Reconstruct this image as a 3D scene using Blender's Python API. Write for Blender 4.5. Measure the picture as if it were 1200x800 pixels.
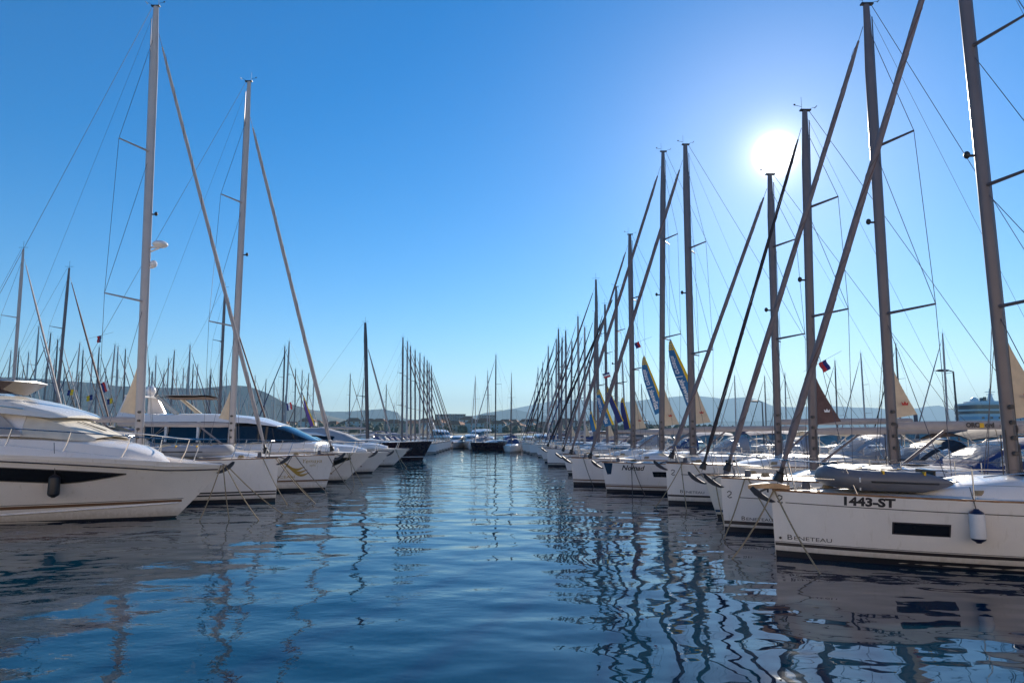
import bpy, bmesh, math, random
from mathutils import Vector, Matrix
R = math.radians
sin, cos, pi = math.sin, math.cos, math.pi
random.seed(7)
scene = bpy.context.scene
for o in list(bpy.data.objects): bpy.data.objects.remove(o)

# ------------------------------------------------------------------ camera
CAMH, PITCH, F = 2.7, R(7.5), 800.0
cam_data = bpy.data.cameras.new('camera'); cam = bpy.data.objects.new('camera', cam_data)
scene.collection.objects.link(cam); scene.camera = cam
cam.location = (0, 0, CAMH); cam.rotation_euler = (R(90) + PITCH, 0, 0)
cam_data.sensor_width = 36; cam_data.lens = 24.0
cam_data.clip_start = 0.1; cam_data.clip_end = 60000

# ------------------------------------------------------------------ world, sun, exposure
SUN_EL, SUN_AZ = R(21.3), R(22.0)
SUND = Vector((sin(SUN_AZ) * cos(SUN_EL), cos(SUN_AZ) * cos(SUN_EL), sin(SUN_EL)))
world = bpy.data.worlds.new('World'); scene.world = world; world.use_nodes = True
wn, wl = world.node_tree.nodes, world.node_tree.links
wn.clear()
sky = wn.new('ShaderNodeTexSky'); sky.sky_type = 'NISHITA'; sky.sun_disc = False
sky.sun_elevation = SUN_EL; sky.sun_rotation = SUN_AZ
sky.air_density = 1.0; sky.dust_density = 0.12; sky.ozone_density = 4.5; sky.altitude = 0
hs = wn.new('ShaderNodeHueSaturation'); hs.inputs['Saturation'].default_value = 1.36; hs.inputs['Hue'].default_value = 0.502
bg = wn.new('ShaderNodeBackground'); bg.inputs['Strength'].default_value = 0.080
wo = wn.new('ShaderNodeOutputWorld')
wl.new(sky.outputs[0], hs.inputs['Color']); wl.new(hs.outputs[0], bg.inputs['Color'])
# the visible sun and its aureole (the sky itself gives off this light)
tc = wn.new('ShaderNodeTexCoord')
dot = wn.new('ShaderNodeVectorMath'); dot.operation = 'DOT_PRODUCT'; dot.inputs[1].default_value = SUND
wl.new(tc.outputs['Generated'], dot.inputs[0])
def wmath(op, a, b=None):
    m = wn.new('ShaderNodeMath'); m.operation = op
    for i, v in enumerate((a, b)):
        if v is None: continue
        if isinstance(v, (int, float)): m.inputs[i].default_value = v
        else: wl.new(v, m.inputs[i])
    return m.outputs[0]
dc = wmath('MAXIMUM', dot.outputs['Value'], 0.0)
g1 = wmath('MULTIPLY', wmath('POWER', dc, 12000.0), 24.0)
g2 = wmath('MULTIPLY', wmath('POWER', dc, 1300.0), 0.45)
g3 = wmath('ADD', wmath('MULTIPLY', wmath('POWER', dc, 110.0), 0.08), wmath('MULTIPLY', wmath('POWER', dc, 22.0), 0.012))
gs = wmath('ADD', wmath('ADD', g1, g2), g3)
bg2 = wn.new('ShaderNodeBackground'); bg2.inputs['Color'].default_value = (1, 0.93, 0.80, 1)
wl.new(gs, bg2.inputs['Strength'])
addw = wn.new('ShaderNodeAddShader'); wl.new(bg.outputs[0], addw.inputs[0]); wl.new(bg2.outputs[0], addw.inputs[1])
wl.new(addw.outputs[0], wo.inputs['Surface'])

sl = bpy.data.lights.new('sun', 'SUN'); sl.energy = 4.0; sl.angle = R(0.5); sl.color = (1.0, 0.90, 0.76)
so = bpy.data.objects.new('sun', sl); scene.collection.objects.link(so)
so.rotation_euler = (-SUND).to_track_quat('-Z', 'Y').to_euler()
so.location = (0, 0, 60)

vs = scene.view_settings; vs.view_transform = 'Standard'; vs.look = 'None'; vs.gamma = 1.0
vs.exposure = 0.88; vs.use_curve_mapping = False

# ------------------------------------------------------------------ projection helpers (photo pixels at 1200x800)
cp, sp = cos(PITCH), sin(PITCH)
def X_at(px, Y, z=0.0):
    return (px - 600) / F * (Y * cp + (z - CAMH) * sp)
def Z_at(py, Y):
    t = (400 - py) / F
    return CAMH + Y * (t * cp + sp) / (cp - t * sp)
def ground(px, py):
    t = (400 - py) / F
    Y = -CAMH * (cp - t * sp) / (t * cp + sp)
    return Vector((X_at(px, Y, 0), Y, 0))

# ------------------------------------------------------------------ materials
MATS = {}
def _nt(name):
    m = bpy.data.materials.new(name); m.use_nodes = True
    return m, m.node_tree.nodes, m.node_tree.links, m.node_tree.nodes['Principled BSDF']
def mat(name, col, rough=0.5, metal=0.0, var=0.10, scale=3.0, bump=0.0, bscale=40.0, coat=0.0, col2=None, trans=None, emis=None):
    if name in MATS: return MATS[name]
    m, n, l, b = _nt(name)
    tx = n.new('ShaderNodeTexCoord'); no = n.new('ShaderNodeTexNoise')
    no.inputs['Scale'].default_value = scale; no.inputs['Detail'].default_value = 6; no.inputs['Roughness'].default_value = 0.65
    l.new(tx.outputs['Object'], no.inputs['Vector'])
    cr = n.new('ShaderNodeValToRGB')
    c1 = tuple(max(0, c * (1 - var)) for c in col); c2 = tuple(min(1, c * (1 + var * 0.6)) for c in col) if col2 is None else col2
    cr.color_ramp.elements[0].position = 0.3; cr.color_ramp.elements[1].position = 0.7
    cr.color_ramp.elements[0].color = (*c1, 1); cr.color_ramp.elements[1].color = (*c2, 1)
    l.new(no.outputs['Fac'], cr.inputs['Fac']); l.new(cr.outputs[0], b.inputs['Base Color'])
    b.inputs['Roughness'].default_value = rough; b.inputs['Metallic'].default_value = metal
    if coat: b.inputs['Coat Weight'].default_value = coat; b.inputs['Coat Roughness'].default_value = 0.08
    if bump:
        n2 = n.new('ShaderNodeTexNoise'); n2.inputs['Scale'].default_value = bscale; n2.inputs['Detail'].default_value = 3
        l.new(tx.outputs['Object'], n2.inputs['Vector'])
        bp = n.new('ShaderNodeBump'); bp.inputs['Distance'].default_value = bump
        l.new(n2.outputs['Fac'], bp.inputs['Height']); l.new(bp.outputs[0], b.inputs['Normal'])
    MATS[name] = m; return m
WHITE = (0.86, 0.80, 0.75)
def M(k):
    T = {
     'gelcoat': lambda: mat('gelcoat', WHITE, 0.22, var=0.05, scale=1.2, coat=0.4),
     'gelcoat_warm': lambda: mat('gelcoat_warm', (0.80, 0.75, 0.67), 0.25, var=0.05, scale=1.2, coat=0.4),
     'gelcoat_grey': lambda: mat('gelcoat_grey', (0.55, 0.57, 0.60), 0.25, var=0.05, scale=1.2, coat=0.4),
     'deck': lambda: mat('deck', (0.80, 0.74, 0.67), 0.55, var=0.08, scale=4, bump=0.003, bscale=90),
     'navy_hull': lambda: mat('navy_hull', (0.030, 0.016, 0.022), 0.12, var=0.2, coat=0.6),
     'dark_hull': lambda: mat('dark_hull', (0.02, 0.03, 0.06), 0.12, var=0.2, coat=0.6),
     'antifoul': lambda: mat('antifoul', (0.012, 0.012, 0.018), 0.6, var=0.3, scale=6),
     'stripe_dark': lambda: mat('stripe_dark', (0.035, 0.028, 0.030), 0.35, var=0.1),
     'stripe_brown': lambda: mat('stripe_brown', (0.20, 0.11, 0.06), 0.35, var=0.1),
     'stripe_blue': lambda: mat('stripe_blue', (0.01, 0.05, 0.12), 0.35, var=0.1),
     'gold': lambda: mat('gold', (0.42, 0.27, 0.06), 0.35, var=0.1),
     'lettering': lambda: mat('lettering', (0.03, 0.025, 0.03), 0.4, var=0.1),
     'teak': lambda: mat('teak', (0.30, 0.15, 0.07), 0.6, var=0.35, scale=9),
     'wood_light': lambda: mat('wood_light', (0.62, 0.36, 0.17), 0.5, var=0.3, scale=9),
     'glass_dark': lambda: mat('glass_dark', (0.012, 0.013, 0.016), 0.05, var=0.1),
     'glass_brown': lambda: mat('glass_brown', (0.06, 0.035, 0.03), 0.08, var=0.2),
     'steel': lambda: mat('steel', (0.62, 0.60, 0.58), 0.22, 0.9, var=0.1),
     'alu': lambda: mat('alu', (0.16, 0.138, 0.145), 0.42, 0.25, var=0.12, scale=1.5),
     'alu_white': lambda: mat('alu_white', (0.48, 0.43, 0.41), 0.35, 0.0, var=0.08, scale=1.5),
     'alu_dark': lambda: mat('alu_dark', (0.07, 0.07, 0.085), 0.4, 0.4, var=0.2, scale=1.5),
     'wire': lambda: mat('wire', (0.09, 0.09, 0.11), 0.5, 0.2, var=0.1),
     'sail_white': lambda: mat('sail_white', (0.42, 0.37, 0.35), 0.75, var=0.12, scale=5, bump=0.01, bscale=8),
     'sail_shaded': lambda: mat('sail_shaded', (0.20, 0.165, 0.17), 0.75, var=0.2, scale=5, bump=0.01, bscale=8),  # sail_white darkened for the right row: shade put into the colour
     'sail_tan': lambda: mat('sail_tan', (0.70, 0.55, 0.38), 0.75, var=0.12, scale=5, bump=0.01, bscale=8),
     'sail_black': lambda: mat('sail_black', (0.03, 0.022, 0.028), 0.75, var=0.3, scale=5, bump=0.01, bscale=8),
     'sail_brown': lambda: mat('sail_brown', (0.13, 0.075, 0.07), 0.75, var=0.3, scale=5, bump=0.01, bscale=8),
     'sail_navy': lambda: mat('sail_navy', (0.02, 0.04, 0.12), 0.75, var=0.3, scale=5, bump=0.01, bscale=8),
     'canvas_navy': lambda: mat('canvas_navy', (0.02, 0.045, 0.16), 0.8, var=0.2, scale=3, bump=0.02, bscale=4),
     'canvas_brown': lambda: mat('canvas_brown', (0.16, 0.11, 0.085), 0.8, var=0.2, scale=3, bump=0.02, bscale=4),
     'canvas_cream': lambda: mat('canvas_cream', (0.68, 0.62, 0.52), 0.8, var=0.12, scale=3, bump=0.02, bscale=4),
     'canvas_blue': lambda: mat('canvas_blue', (0.30, 0.48, 0.62), 0.8, var=0.12, scale=3, bump=0.02, bscale=4),
     'canvas_grey': lambda: mat('canvas_grey', (0.36, 0.36, 0.38), 0.8, var=0.12, scale=3, bump=0.02, bscale=4),
     'canvas_black': lambda: mat('canvas_black', (0.03, 0.03, 0.035), 0.8, var=0.2, scale=3, bump=0.02, bscale=4),
     'rope': lambda: mat('rope', (0.33, 0.25, 0.15), 0.9, var=0.3, scale=20),
     'rope_dark': lambda: mat('rope_dark', (0.10, 0.085, 0.075), 0.9, var=0.3, scale=20),
     'black': lambda: mat('black', (0.02, 0.02, 0.022), 0.5, var=0.2),
     'galvanised': lambda: mat('galvanised', (0.10, 0.105, 0.13), 0.65, 0.15, var=0.2, scale=12),
     'rubber_grey': lambda: mat('rubber_grey', (0.15, 0.15, 0.17), 0.42, var=0.12, scale=3, bump=0.004, bscale=30),
     'rubber_black': lambda: mat('rubber_black', (0.02, 0.02, 0.022), 0.6, var=0.2),
     'fender_white': lambda: mat('fender_white', (0.72, 0.71, 0.72), 0.4, var=0.08, scale=5),
     'fender_navy': lambda: mat('fender_navy', (0.01, 0.015, 0.06), 0.35, var=0.1),
     'fender_black': lambda: mat('fender_black', (0.014, 0.012, 0.018), 0.4, var=0.2),
     'yellow': lambda: mat('yellow', (0.80, 0.45, 0.02), 0.6, var=0.08),
     'flag_blue': lambda: mat('flag_blue', (0.02, 0.15, 0.34), 0.7, var=0.06, bump=0.01, bscale=6),
     'flag_red': lambda: mat('flag_red', (0.55, 0.03, 0.03), 0.7, var=0.06),
     'flag_white': lambda: mat('flag_white', (0.8, 0.8, 0.8), 0.7, var=0.04),
     'flag_navy': lambda: mat('flag_navy', (0.02, 0.03, 0.16), 0.7, var=0.06),
     'flag_purple': lambda: mat('flag_purple', (0.12, 0.06, 0.28), 0.7, var=0.06),
     'flag_yellow': lambda: mat('flag_yellow', (0.85, 0.55, 0.02), 0.7, var=0.04),
     'red': lambda: mat('red', (0.5, 0.03, 0.02), 0.5, var=0.1),
     'concrete': lambda: mat('concrete', (0.33, 0.31, 0.28), 0.85, var=0.25, scale=1.0, bump=0.02, bscale=8),
     'stone': lambda: mat('stone', (0.30, 0.28, 0.25), 0.9, var=0.4, scale=0.6, bump=0.1, bscale=2),
     'plank': lambda: mat('plank', (0.32, 0.25, 0.19), 0.8, var=0.3, scale=2),
     'ship_white': lambda: mat('ship_white', (0.70, 0.70, 0.70), 0.4, var=0.04, scale=0.1),
     'ship_blue': lambda: mat('ship_blue', (0.30, 0.45, 0.58), 0.4, var=0.08, scale=0.1),
     'ship_glass': lambda: mat('ship_glass', (0.03, 0.05, 0.08), 0.1, var=0.2, scale=0.3),
     'lamp': lambda: mat('lamp', (0.08, 0.08, 0.09), 0.5, var=0.2),
     'wall_a': lambda: mat('wall_cream', (0.42, 0.36, 0.28), 0.9, var=0.15, scale=0.4),
     'wall_b': lambda: mat('wall_grey', (0.30, 0.28, 0.27), 0.9, var=0.15, scale=0.4),
     'wall_c': lambda: mat('wall_white', (0.55, 0.53, 0.50), 0.9, var=0.1, scale=0.4),
     'roof_tile': lambda: mat('roof_tile', (0.32, 0.12, 0.06), 0.9, var=0.3, scale=0.8),
     'leaves': lambda: mat('leaves', (0.035, 0.06, 0.02), 0.85, var=0.5, scale=0.3),
     'bark': lambda: mat('bark', (0.10, 0.07, 0.045), 0.9, var=0.3),
    }
    return T[k]()
_mat0 = mat
def mat(name, *a, **k):
    if name in MATS or not name.startswith('gelcoat'): return _mat0(name, *a, **k)
    m = _mat0(name, *a, **k); n, l = m.node_tree.nodes, m.node_tree.links; b = n['Principled BSDF']
    src = b.inputs['Base Color'].links[0].from_socket
    tx = n.new('ShaderNodeTexCoord'); mp = n.new('ShaderNodeMapping'); mp.inputs['Scale'].default_value = (7, 7, .8)
    st = n.new('ShaderNodeTexNoise'); st.inputs['Scale'].default_value = 1.6; st.inputs['Detail'].default_value = 5
    l.new(tx.outputs['Object'], mp.inputs[0]); l.new(mp.outputs[0], st.inputs['Vector'])
    r1 = n.new('ShaderNodeMapRange'); r1.inputs['From Min'].default_value = .55; r1.inputs['From Max'].default_value = .8; r1.inputs['To Max'].default_value = .34
    l.new(st.outputs['Fac'], r1.inputs['Value'])
    sx = n.new('ShaderNodeSeparateXYZ'); l.new(tx.outputs['Object'], sx.inputs[0])
    n3 = n.new('ShaderNodeTexNoise'); n3.inputs['Scale'].default_value = 9; n3.inputs['Detail'].default_value = 4; l.new(tx.outputs['Object'], n3.inputs['Vector'])
    ad = n.new('ShaderNodeMath'); ad.operation = 'MULTIPLY_ADD'; ad.inputs[1].default_value = .22; l.new(n3.outputs['Fac'], ad.inputs[0]); l.new(sx.outputs[2], ad.inputs[2])
    r2 = n.new('ShaderNodeMapRange'); r2.inputs['From Min'].default_value = .46; r2.inputs['From Max'].default_value = .22; r2.inputs['To Max'].default_value = .55
    l.new(ad.outputs[0], r2.inputs['Value'])
    mxm = n.new('ShaderNodeMath'); mxm.operation = 'MAXIMUM'; l.new(r1.outputs[0], mxm.inputs[0]); l.new(r2.outputs[0], mxm.inputs[1])
    mx = n.new('ShaderNodeMixRGB'); mx.inputs[2].default_value = (.34, .27, .18, 1)
    l.new(mxm.outputs[0], mx.inputs[0]); l.new(src, mx.inputs[1]); l.new(mx.outputs[0], b.inputs['Base Color'])
    rr = n.new('ShaderNodeMapRange'); rr.inputs['To Min'].default_value = .16; rr.inputs['To Max'].default_value = .36; l.new(st.outputs['Fac'], rr.inputs['Value']); l.new(rr.outputs[0], b.inputs['Roughness'])
    nb = n.new('ShaderNodeTexNoise'); nb.inputs['Scale'].default_value = 1.1; l.new(tx.outputs['Object'], nb.inputs['Vector'])
    bp = n.new('ShaderNodeBump'); bp.inputs['Distance'].default_value = .012; l.new(nb.outputs['Fac'], bp.inputs['Height']); l.new(bp.outputs[0], b.inputs['Normal'])
    return m
def clear_vinyl():
    if 'clear_vinyl' in MATS: return MATS['clear_vinyl']
    m, n, l, b = _nt('clear_vinyl')
    out = [x for x in n if x.type == 'OUTPUT_MATERIAL'][0]
    tr = n.new('ShaderNodeBsdfTransparent'); tr.inputs[0].default_value = (0.72, 0.76, 0.80, 1)
    mx = n.new('ShaderNodeMixShader'); mx.inputs[0].default_value = 0.28
    b.inputs['Base Color'].default_value = (0.55, 0.6, 0.68, 1); b.inputs['Roughness'].default_value = 0.12
    no = n.new('ShaderNodeTexNoise'); no.inputs['Scale'].default_value = 5
    bp = n.new('ShaderNodeBump'); bp.inputs['Distance'].default_value = 0.03
    l.new(no.outputs[0], bp.inputs['Height']); l.new(bp.outputs[0], b.inputs['Normal'])
    l.new(tr.outputs[0], mx.inputs[1]); l.new(b.outputs[0], mx.inputs[2]); l.new(mx.outputs[0], out.inputs['Surface'])
    MATS['clear_vinyl'] = m; return m

# ------------------------------------------------------------------ mesh builder
class MB:
    def __init__(s): s.v, s.f, s.mi, s.fl = [], [], [], []
    def add(s, vs, fs, mi=0, flat=False):
        o = len(s.v); s.v += [tuple(p) for p in vs]
        for f in fs: s.f.append([o + i for i in f]); s.mi.append(mi); s.fl.append(flat)
        return s
    def box(s, x0, x1, y0, y1, z0, z1, mi=0):
        v = [(x, y, z) for x in (x0, x1) for y in (y0, y1) for z in (z0, z1)]
        return s.add(v, [(0,1,3,2),(4,6,7,5),(0,4,5,1),(2,3,7,6),(0,2,6,4),(1,5,7,3)], mi, True)
    def tube(s, pts, r, n=6, mi=0, caps=True, ry=None):
        pts = [Vector(p) for p in pts]; k = len(pts)
        rs = r if isinstance(r, (list, tuple)) else [r] * k
        up = Vector((0, 0, 1)); vs, fs = [], []
        prev = None
        for i, p in enumerate(pts):
            t = (pts[min(i + 1, k - 1)] - pts[max(i - 1, 0)]).normalized()
            if prev is None:
                a = up if abs(t.dot(up)) < 0.95 else Vector((1, 0, 0))
                u = (a - t * a.dot(t)).normalized()
            else:
                u = (prev - t * prev.dot(t)).normalized()
            prev = u; w = t.cross(u)
            for j in range(n):
                th = 2 * pi * (j + .5) / n
                vs.append(p + (u * cos(th) + w * sin(th)) * rs[i])
        for i in range(k - 1):
            for j in range(n):
                a, b = i * n + j, i * n + (j + 1) % n
                fs.append((a, b, b + n, a + n))
        if caps: fs.append(tuple(range(n - 1, -1, -1))); fs.append(tuple((k - 1) * n + j for j in range(n)))
        return s.add(vs, fs, mi)
    def oval(s, p0, p1, cx, cy, n=12, taper=1.0, mi=0, ts=0.85):
        p0, p1 = Vector(p0), Vector(p1); vs, fs = [], []
        st = [(0, 1), (ts, 1), (1, taper)]
        for f, k in st:
            p = p0.lerp(p1, f)
            for j in range(n):
                th = 2 * pi * j / n
                vs.append(p + Vector((cos(th) * cx * k / 2, sin(th) * cy * k / 2, 0)))
        for i in range(2):
            for j in range(n):
                a, b = i * n + j, i * n + (j + 1) % n
                fs.append((a, b, b + n, a + n))
        fs.append(tuple(range(n - 1, -1, -1))); fs.append(tuple(2 * n + j for j in range(n)))
        return s.add(vs, fs, mi)
    def grid(s, rows, mi=0, flat=False, mfn=None, close=False):
        n = len(rows[0]); vs = [p for r_ in rows for p in r_]
        o = len(s.v); s.v += [tuple(p) for p in vs]
        for i in range(len(rows) - 1):
            for j in range(n if close else n - 1):
                j2 = (j + 1) % n
                s.f.append([o + i * n + j, o + i * n + j2, o + (i + 1) * n + j2, o + (i + 1) * n + j])
                s.mi.append(mfn(i, j) if mfn else mi); s.fl.append(flat)
        return s
    def ball(s, c, rx, ry, rz, n=10, m=7, mi=0):
        rows = []
        for i in range(m + 1):
            ph = pi * i / m
            rows.append([(c[0] + rx * sin(ph) * cos(2 * pi * j / n), c[1] + ry * sin(ph) * sin(2 * pi * j / n), c[2] + rz * cos(ph)) for j in range(n)])
        return s.grid(rows, mi, close=True)
    def mesh(s, name, mats, merge=False, smooth=True, recalc=True):
        me = bpy.data.meshes.new(name); me.from_pydata(s.v, [], s.f)
        for mm in mats: me.materials.append(mm)
        me.polygons.foreach_set('material_index', s.mi)
        me.polygons.foreach_set('use_smooth', [smooth and not q for q in s.fl])
        if merge or recalc:
            bm = bmesh.new(); bm.from_mesh(me)
            if merge: bmesh.ops.remove_doubles(bm, verts=bm.verts, dist=1e-4)
            if recalc: bmesh.ops.recalc_face_normals(bm, faces=bm.faces)
            bm.to_mesh(me); bm.free()
        if smooth:
            try: me.set_sharp_from_angle(angle=R(35))
            except Exception: pass
        me.update(); return me
    def obj(s, name, mats, parent=None, **kw):
        if not s.v: return None
        if not isinstance(mats, (list, tuple)): mats = [mats]
        o = bpy.data.objects.new(name, s.mesh(name, mats, **kw)); scene.collection.objects.link(o)
        if parent is not None: o.parent = parent
        return o
def thing(name, label, cat, loc=(0, 0, 0), rz=0, group=None):
    o = bpy.data.objects.new(name, None); scene.collection.objects.link(o)
    o.location = loc; o.rotation_euler = (0, 0, rz); o.empty_display_size = 0.3
    o['label'] = label; o['category'] = cat
    if group: o['group'] = group
    return o
def tag(o, label, cat, group=None):
    o['label'] = label; o['category'] = cat
    if group: o['group'] = group
    return o
def struct(o, kind='structure'):
    o['kind'] = kind; return o
KIDS = {}
def copy_tree(o, parent=None):
    c = o.copy(); scene.collection.objects.link(c); c.parent = parent
    for ch in KIDSOF(o): copy_tree(ch, c)
    return c
def KIDSOF(o):
    if o.name not in KIDS: KIDS[o.name] = list(o.children)
    return KIDS[o.name]
TEXTS = {}
def text2d(s, size=1.0, bold=0.0, shear=0.0):
    k = (s, size, bold, shear)
    if k in TEXTS: return TEXTS[k]
    cu = bpy.data.curves.new('lettering', 'FONT'); cu.body = s; cu.size = size; cu.offset = bold; cu.shear = shear
    cu.resolution_u = 3
    o = bpy.data.objects.new('lettering_source', cu); scene.collection.objects.link(o)
    dg = bpy.context.evaluated_depsgraph_get(); dg.update()
    me = o.evaluated_get(dg).to_mesh()
    vs = [(v.co.x, v.co.y) for v in me.vertices]; fs = [tuple(p.vertices) for p in me.polygons]
    o.evaluated_get(dg).to_mesh_clear(); bpy.data.objects.remove(o); bpy.data.curves.remove(cu)
    TEXTS[k] = (vs, fs); return TEXTS[k]

# ------------------------------------------------------------------ hull surface
class Hull:
    def __init__(s, L, B, F0, F1, rake, um=0.55, pw=1.6, pd=2.3, wl=0.80, flare=0.7, Fm=None):
        s.L, s.B, s.F0, s.F1, s.rake, s.um, s.pw, s.pd, s.wl, s.flare = L, B, F0, F1, rake, um, pw, pd, wl, flare
        s.Fm = Fm if Fm is not None else (F0 * .45 + F1 * .55)
    def Fz(s, x):
        u = max(0, min(1, x / s.L)); a, b, c = s.F0, s.Fm, s.F1
        return a + u * (-3 * a + 4 * b - c) + u * u * (2 * a - 4 * b + 2 * c)
    def xs(s, z): return -s.rake * max(z, -0.3) / s.F0
    def hb(s, x, z):
        t = max(0, min(1, z / s.Fz(x))); x0 = s.xs(z)
        u = max(0, min(1, (x - x0) / (s.L - x0)))
        up = min(u / s.um, 1); p = s.pw + (s.pd - s.pw) * t ** s.flare
        f = 1 - (1 - up) ** p
        if u > s.um: f *= 1 - .10 * ((u - s.um) / (1 - s.um)) ** 2
        w = s.wl + (1 - s.wl) * t ** s.flare
        if z < 0: w += z * 0.5
        return s.B / 2 * f * w
    def pt(s, x, z, side, off=0.0): return (x, side * (s.hb(x, z) + off), z)
    def build(s, mb, nx=44, nz=10, mi=0):
        for side in (-1, 1):
            rows = []
            for i in range(nx + 1):
                w = (i / nx) ** 1.6; row = []
                for j in range(nz + 1):
                    f = j / nz
                    xg = w * s.L; zt = s.Fz(xg); z = -0.28 + (zt + 0.28) * f
                    x0 = s.xs(z); x = x0 + w * (s.L - x0); 
                    row.append((x, side * s.hb(x, z) if w > 0 else 0.0, z))
                rows.append(row)
            mb.grid(rows, mi)
        # transom
        vs = []; L = s.L
        zs = [-0.28 + (s.Fz(L) + 0.28) * j / nz for j in range(nz + 1)]
        rows = [[(L, -s.hb(L, z), z), (L, s.hb(L, z), z)] for z in zs]
        mb.grid(rows, mi, flat=True)
        # keel-side bottom sheet
        rows = []
        for i in range(nx + 1):
            w = (i / nx) ** 1.6; z = -0.28; x0 = s.xs(z); x = x0 + w * (s.L - x0); h = s.hb(x, z) if w > 0 else 0
            rows.append([(x, -h, z), (x, h, z)])
        mb.grid(rows, mi)
    def deck(s, mb, nx=30, camber=0.06, inset=0.0, mi=0, x1=None):
        rows = []
        for i in range(nx + 1):
            w = (i / nx) ** 1.4; z = s.Fz(w * s.L); x0 = s.xs(z); x = x0 + w * (s.L - x0); h = max(0, s.hb(x, z) - inset) if w > 0 else 0
            rows.append([(x, h * v, s.Fz(x if x > 0 else 0) + camber * (1 - v * v) * min(1, h) - 0.004) for v in (-1, -.6, -.2, .2, .6, 1)])
        mb.grid(rows, mi)
    def band(s, mb, x0, x1, z0, z1, sides=(-1, 1), off=0.004, n=24, mi=0, slant0=0, slant1=0):
        f0 = z0 if callable(z0) else (lambda x: z0); f1 = z1 if callable(z1) else (lambda x: z1)
        for side in sides:
            rows = []
            for i in range(n + 1):
                w = i / n; row = []
                for j in range(4):
                    q = j / 3
                    xx0 = (s.xs(f0(0) * (1 - q) + f1(0) * q) + 0.01 if x0 is None else x0 + slant0 * q)
                    x = xx0 + ((x1 + slant1 * q) - xx0) * (w ** (1.5 if x0 is None else 1))
                    z = f0(x) * (1 - q) + f1(x) * q
                    row.append((x, side * (s.hb(x, z) + off), z))
                rows.append(row)
            mb.grid(rows, mi)
    def decal(s, mb, two, x0, z0, side, off=0.005, mi=0, slope=0.0):
        # camera-side lettering; it reads left to right seen from outside either side
        vs, fs = two; d = 1 if side < 0 else -1
        out = []
        for (u, v) in vs:
            x = x0 + d * u; z = z0 + v + slope * u
            out.append((x, side * (s.hb(x, z) + off), z))
        mb.add(out, fs, mi)

def poly2d(pts): return (pts, [tuple(range(len(pts)))])

# ------------------------------------------------------------------ sailing yacht
def anchor(root, H, x=-0.15, tilt=0):
    a = MB(); z = H.Fz(0) + 0.03; x = x - H.rake
    a.tube([(x + 0.9, 0, z + 0.02), (x + 0.1, 0, z + 0.03), (x - 0.12, 0, z - 0.06)], 0.025, 6)
    # fluke: curved pointed blade
    rows = []
    for i in range(6):
        f = i / 5; w = 0.17 * (1 - f) ** .7 + 0.002
        cx = x - 0.28 + 0.62 * f; cz = z + 0.07 - 0.40 * (1 - (1 - f) ** 1.7) - .02 + .06 * f
        k = (1 - f) ** .9 * .085 * min(1, .5 + f * 2) + .004
        rows.append([(cx, -w, cz + k * .6), (cx - k * .8, 0, cz - k), (cx, w, cz + k * .6), (cx + .02, 0, cz + k * .9)])
    a.grid(rows, 0, close=True)
    return a.obj('anchor', M('galvanised'), root)

def cyl_wrap_sail(mb, p0, p1, r0, r1, n=9, k=14):
    p0, p1 = Vector(p0), Vector(p1)
    pts, rs = [], []
    for i in range(k + 1):
        f = i / k
        p = p0.lerp(p1, f)
        p.z -= 0.0
        pts.append(p)
        e = 1 if 0.02 < f < 0.97 else 0.45
        rs.append((r0 + (r1 - r0) * f) * e * (1 + 0.05 * sin(i * 2.1)))
    mb.tube(pts, rs, n)

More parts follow.
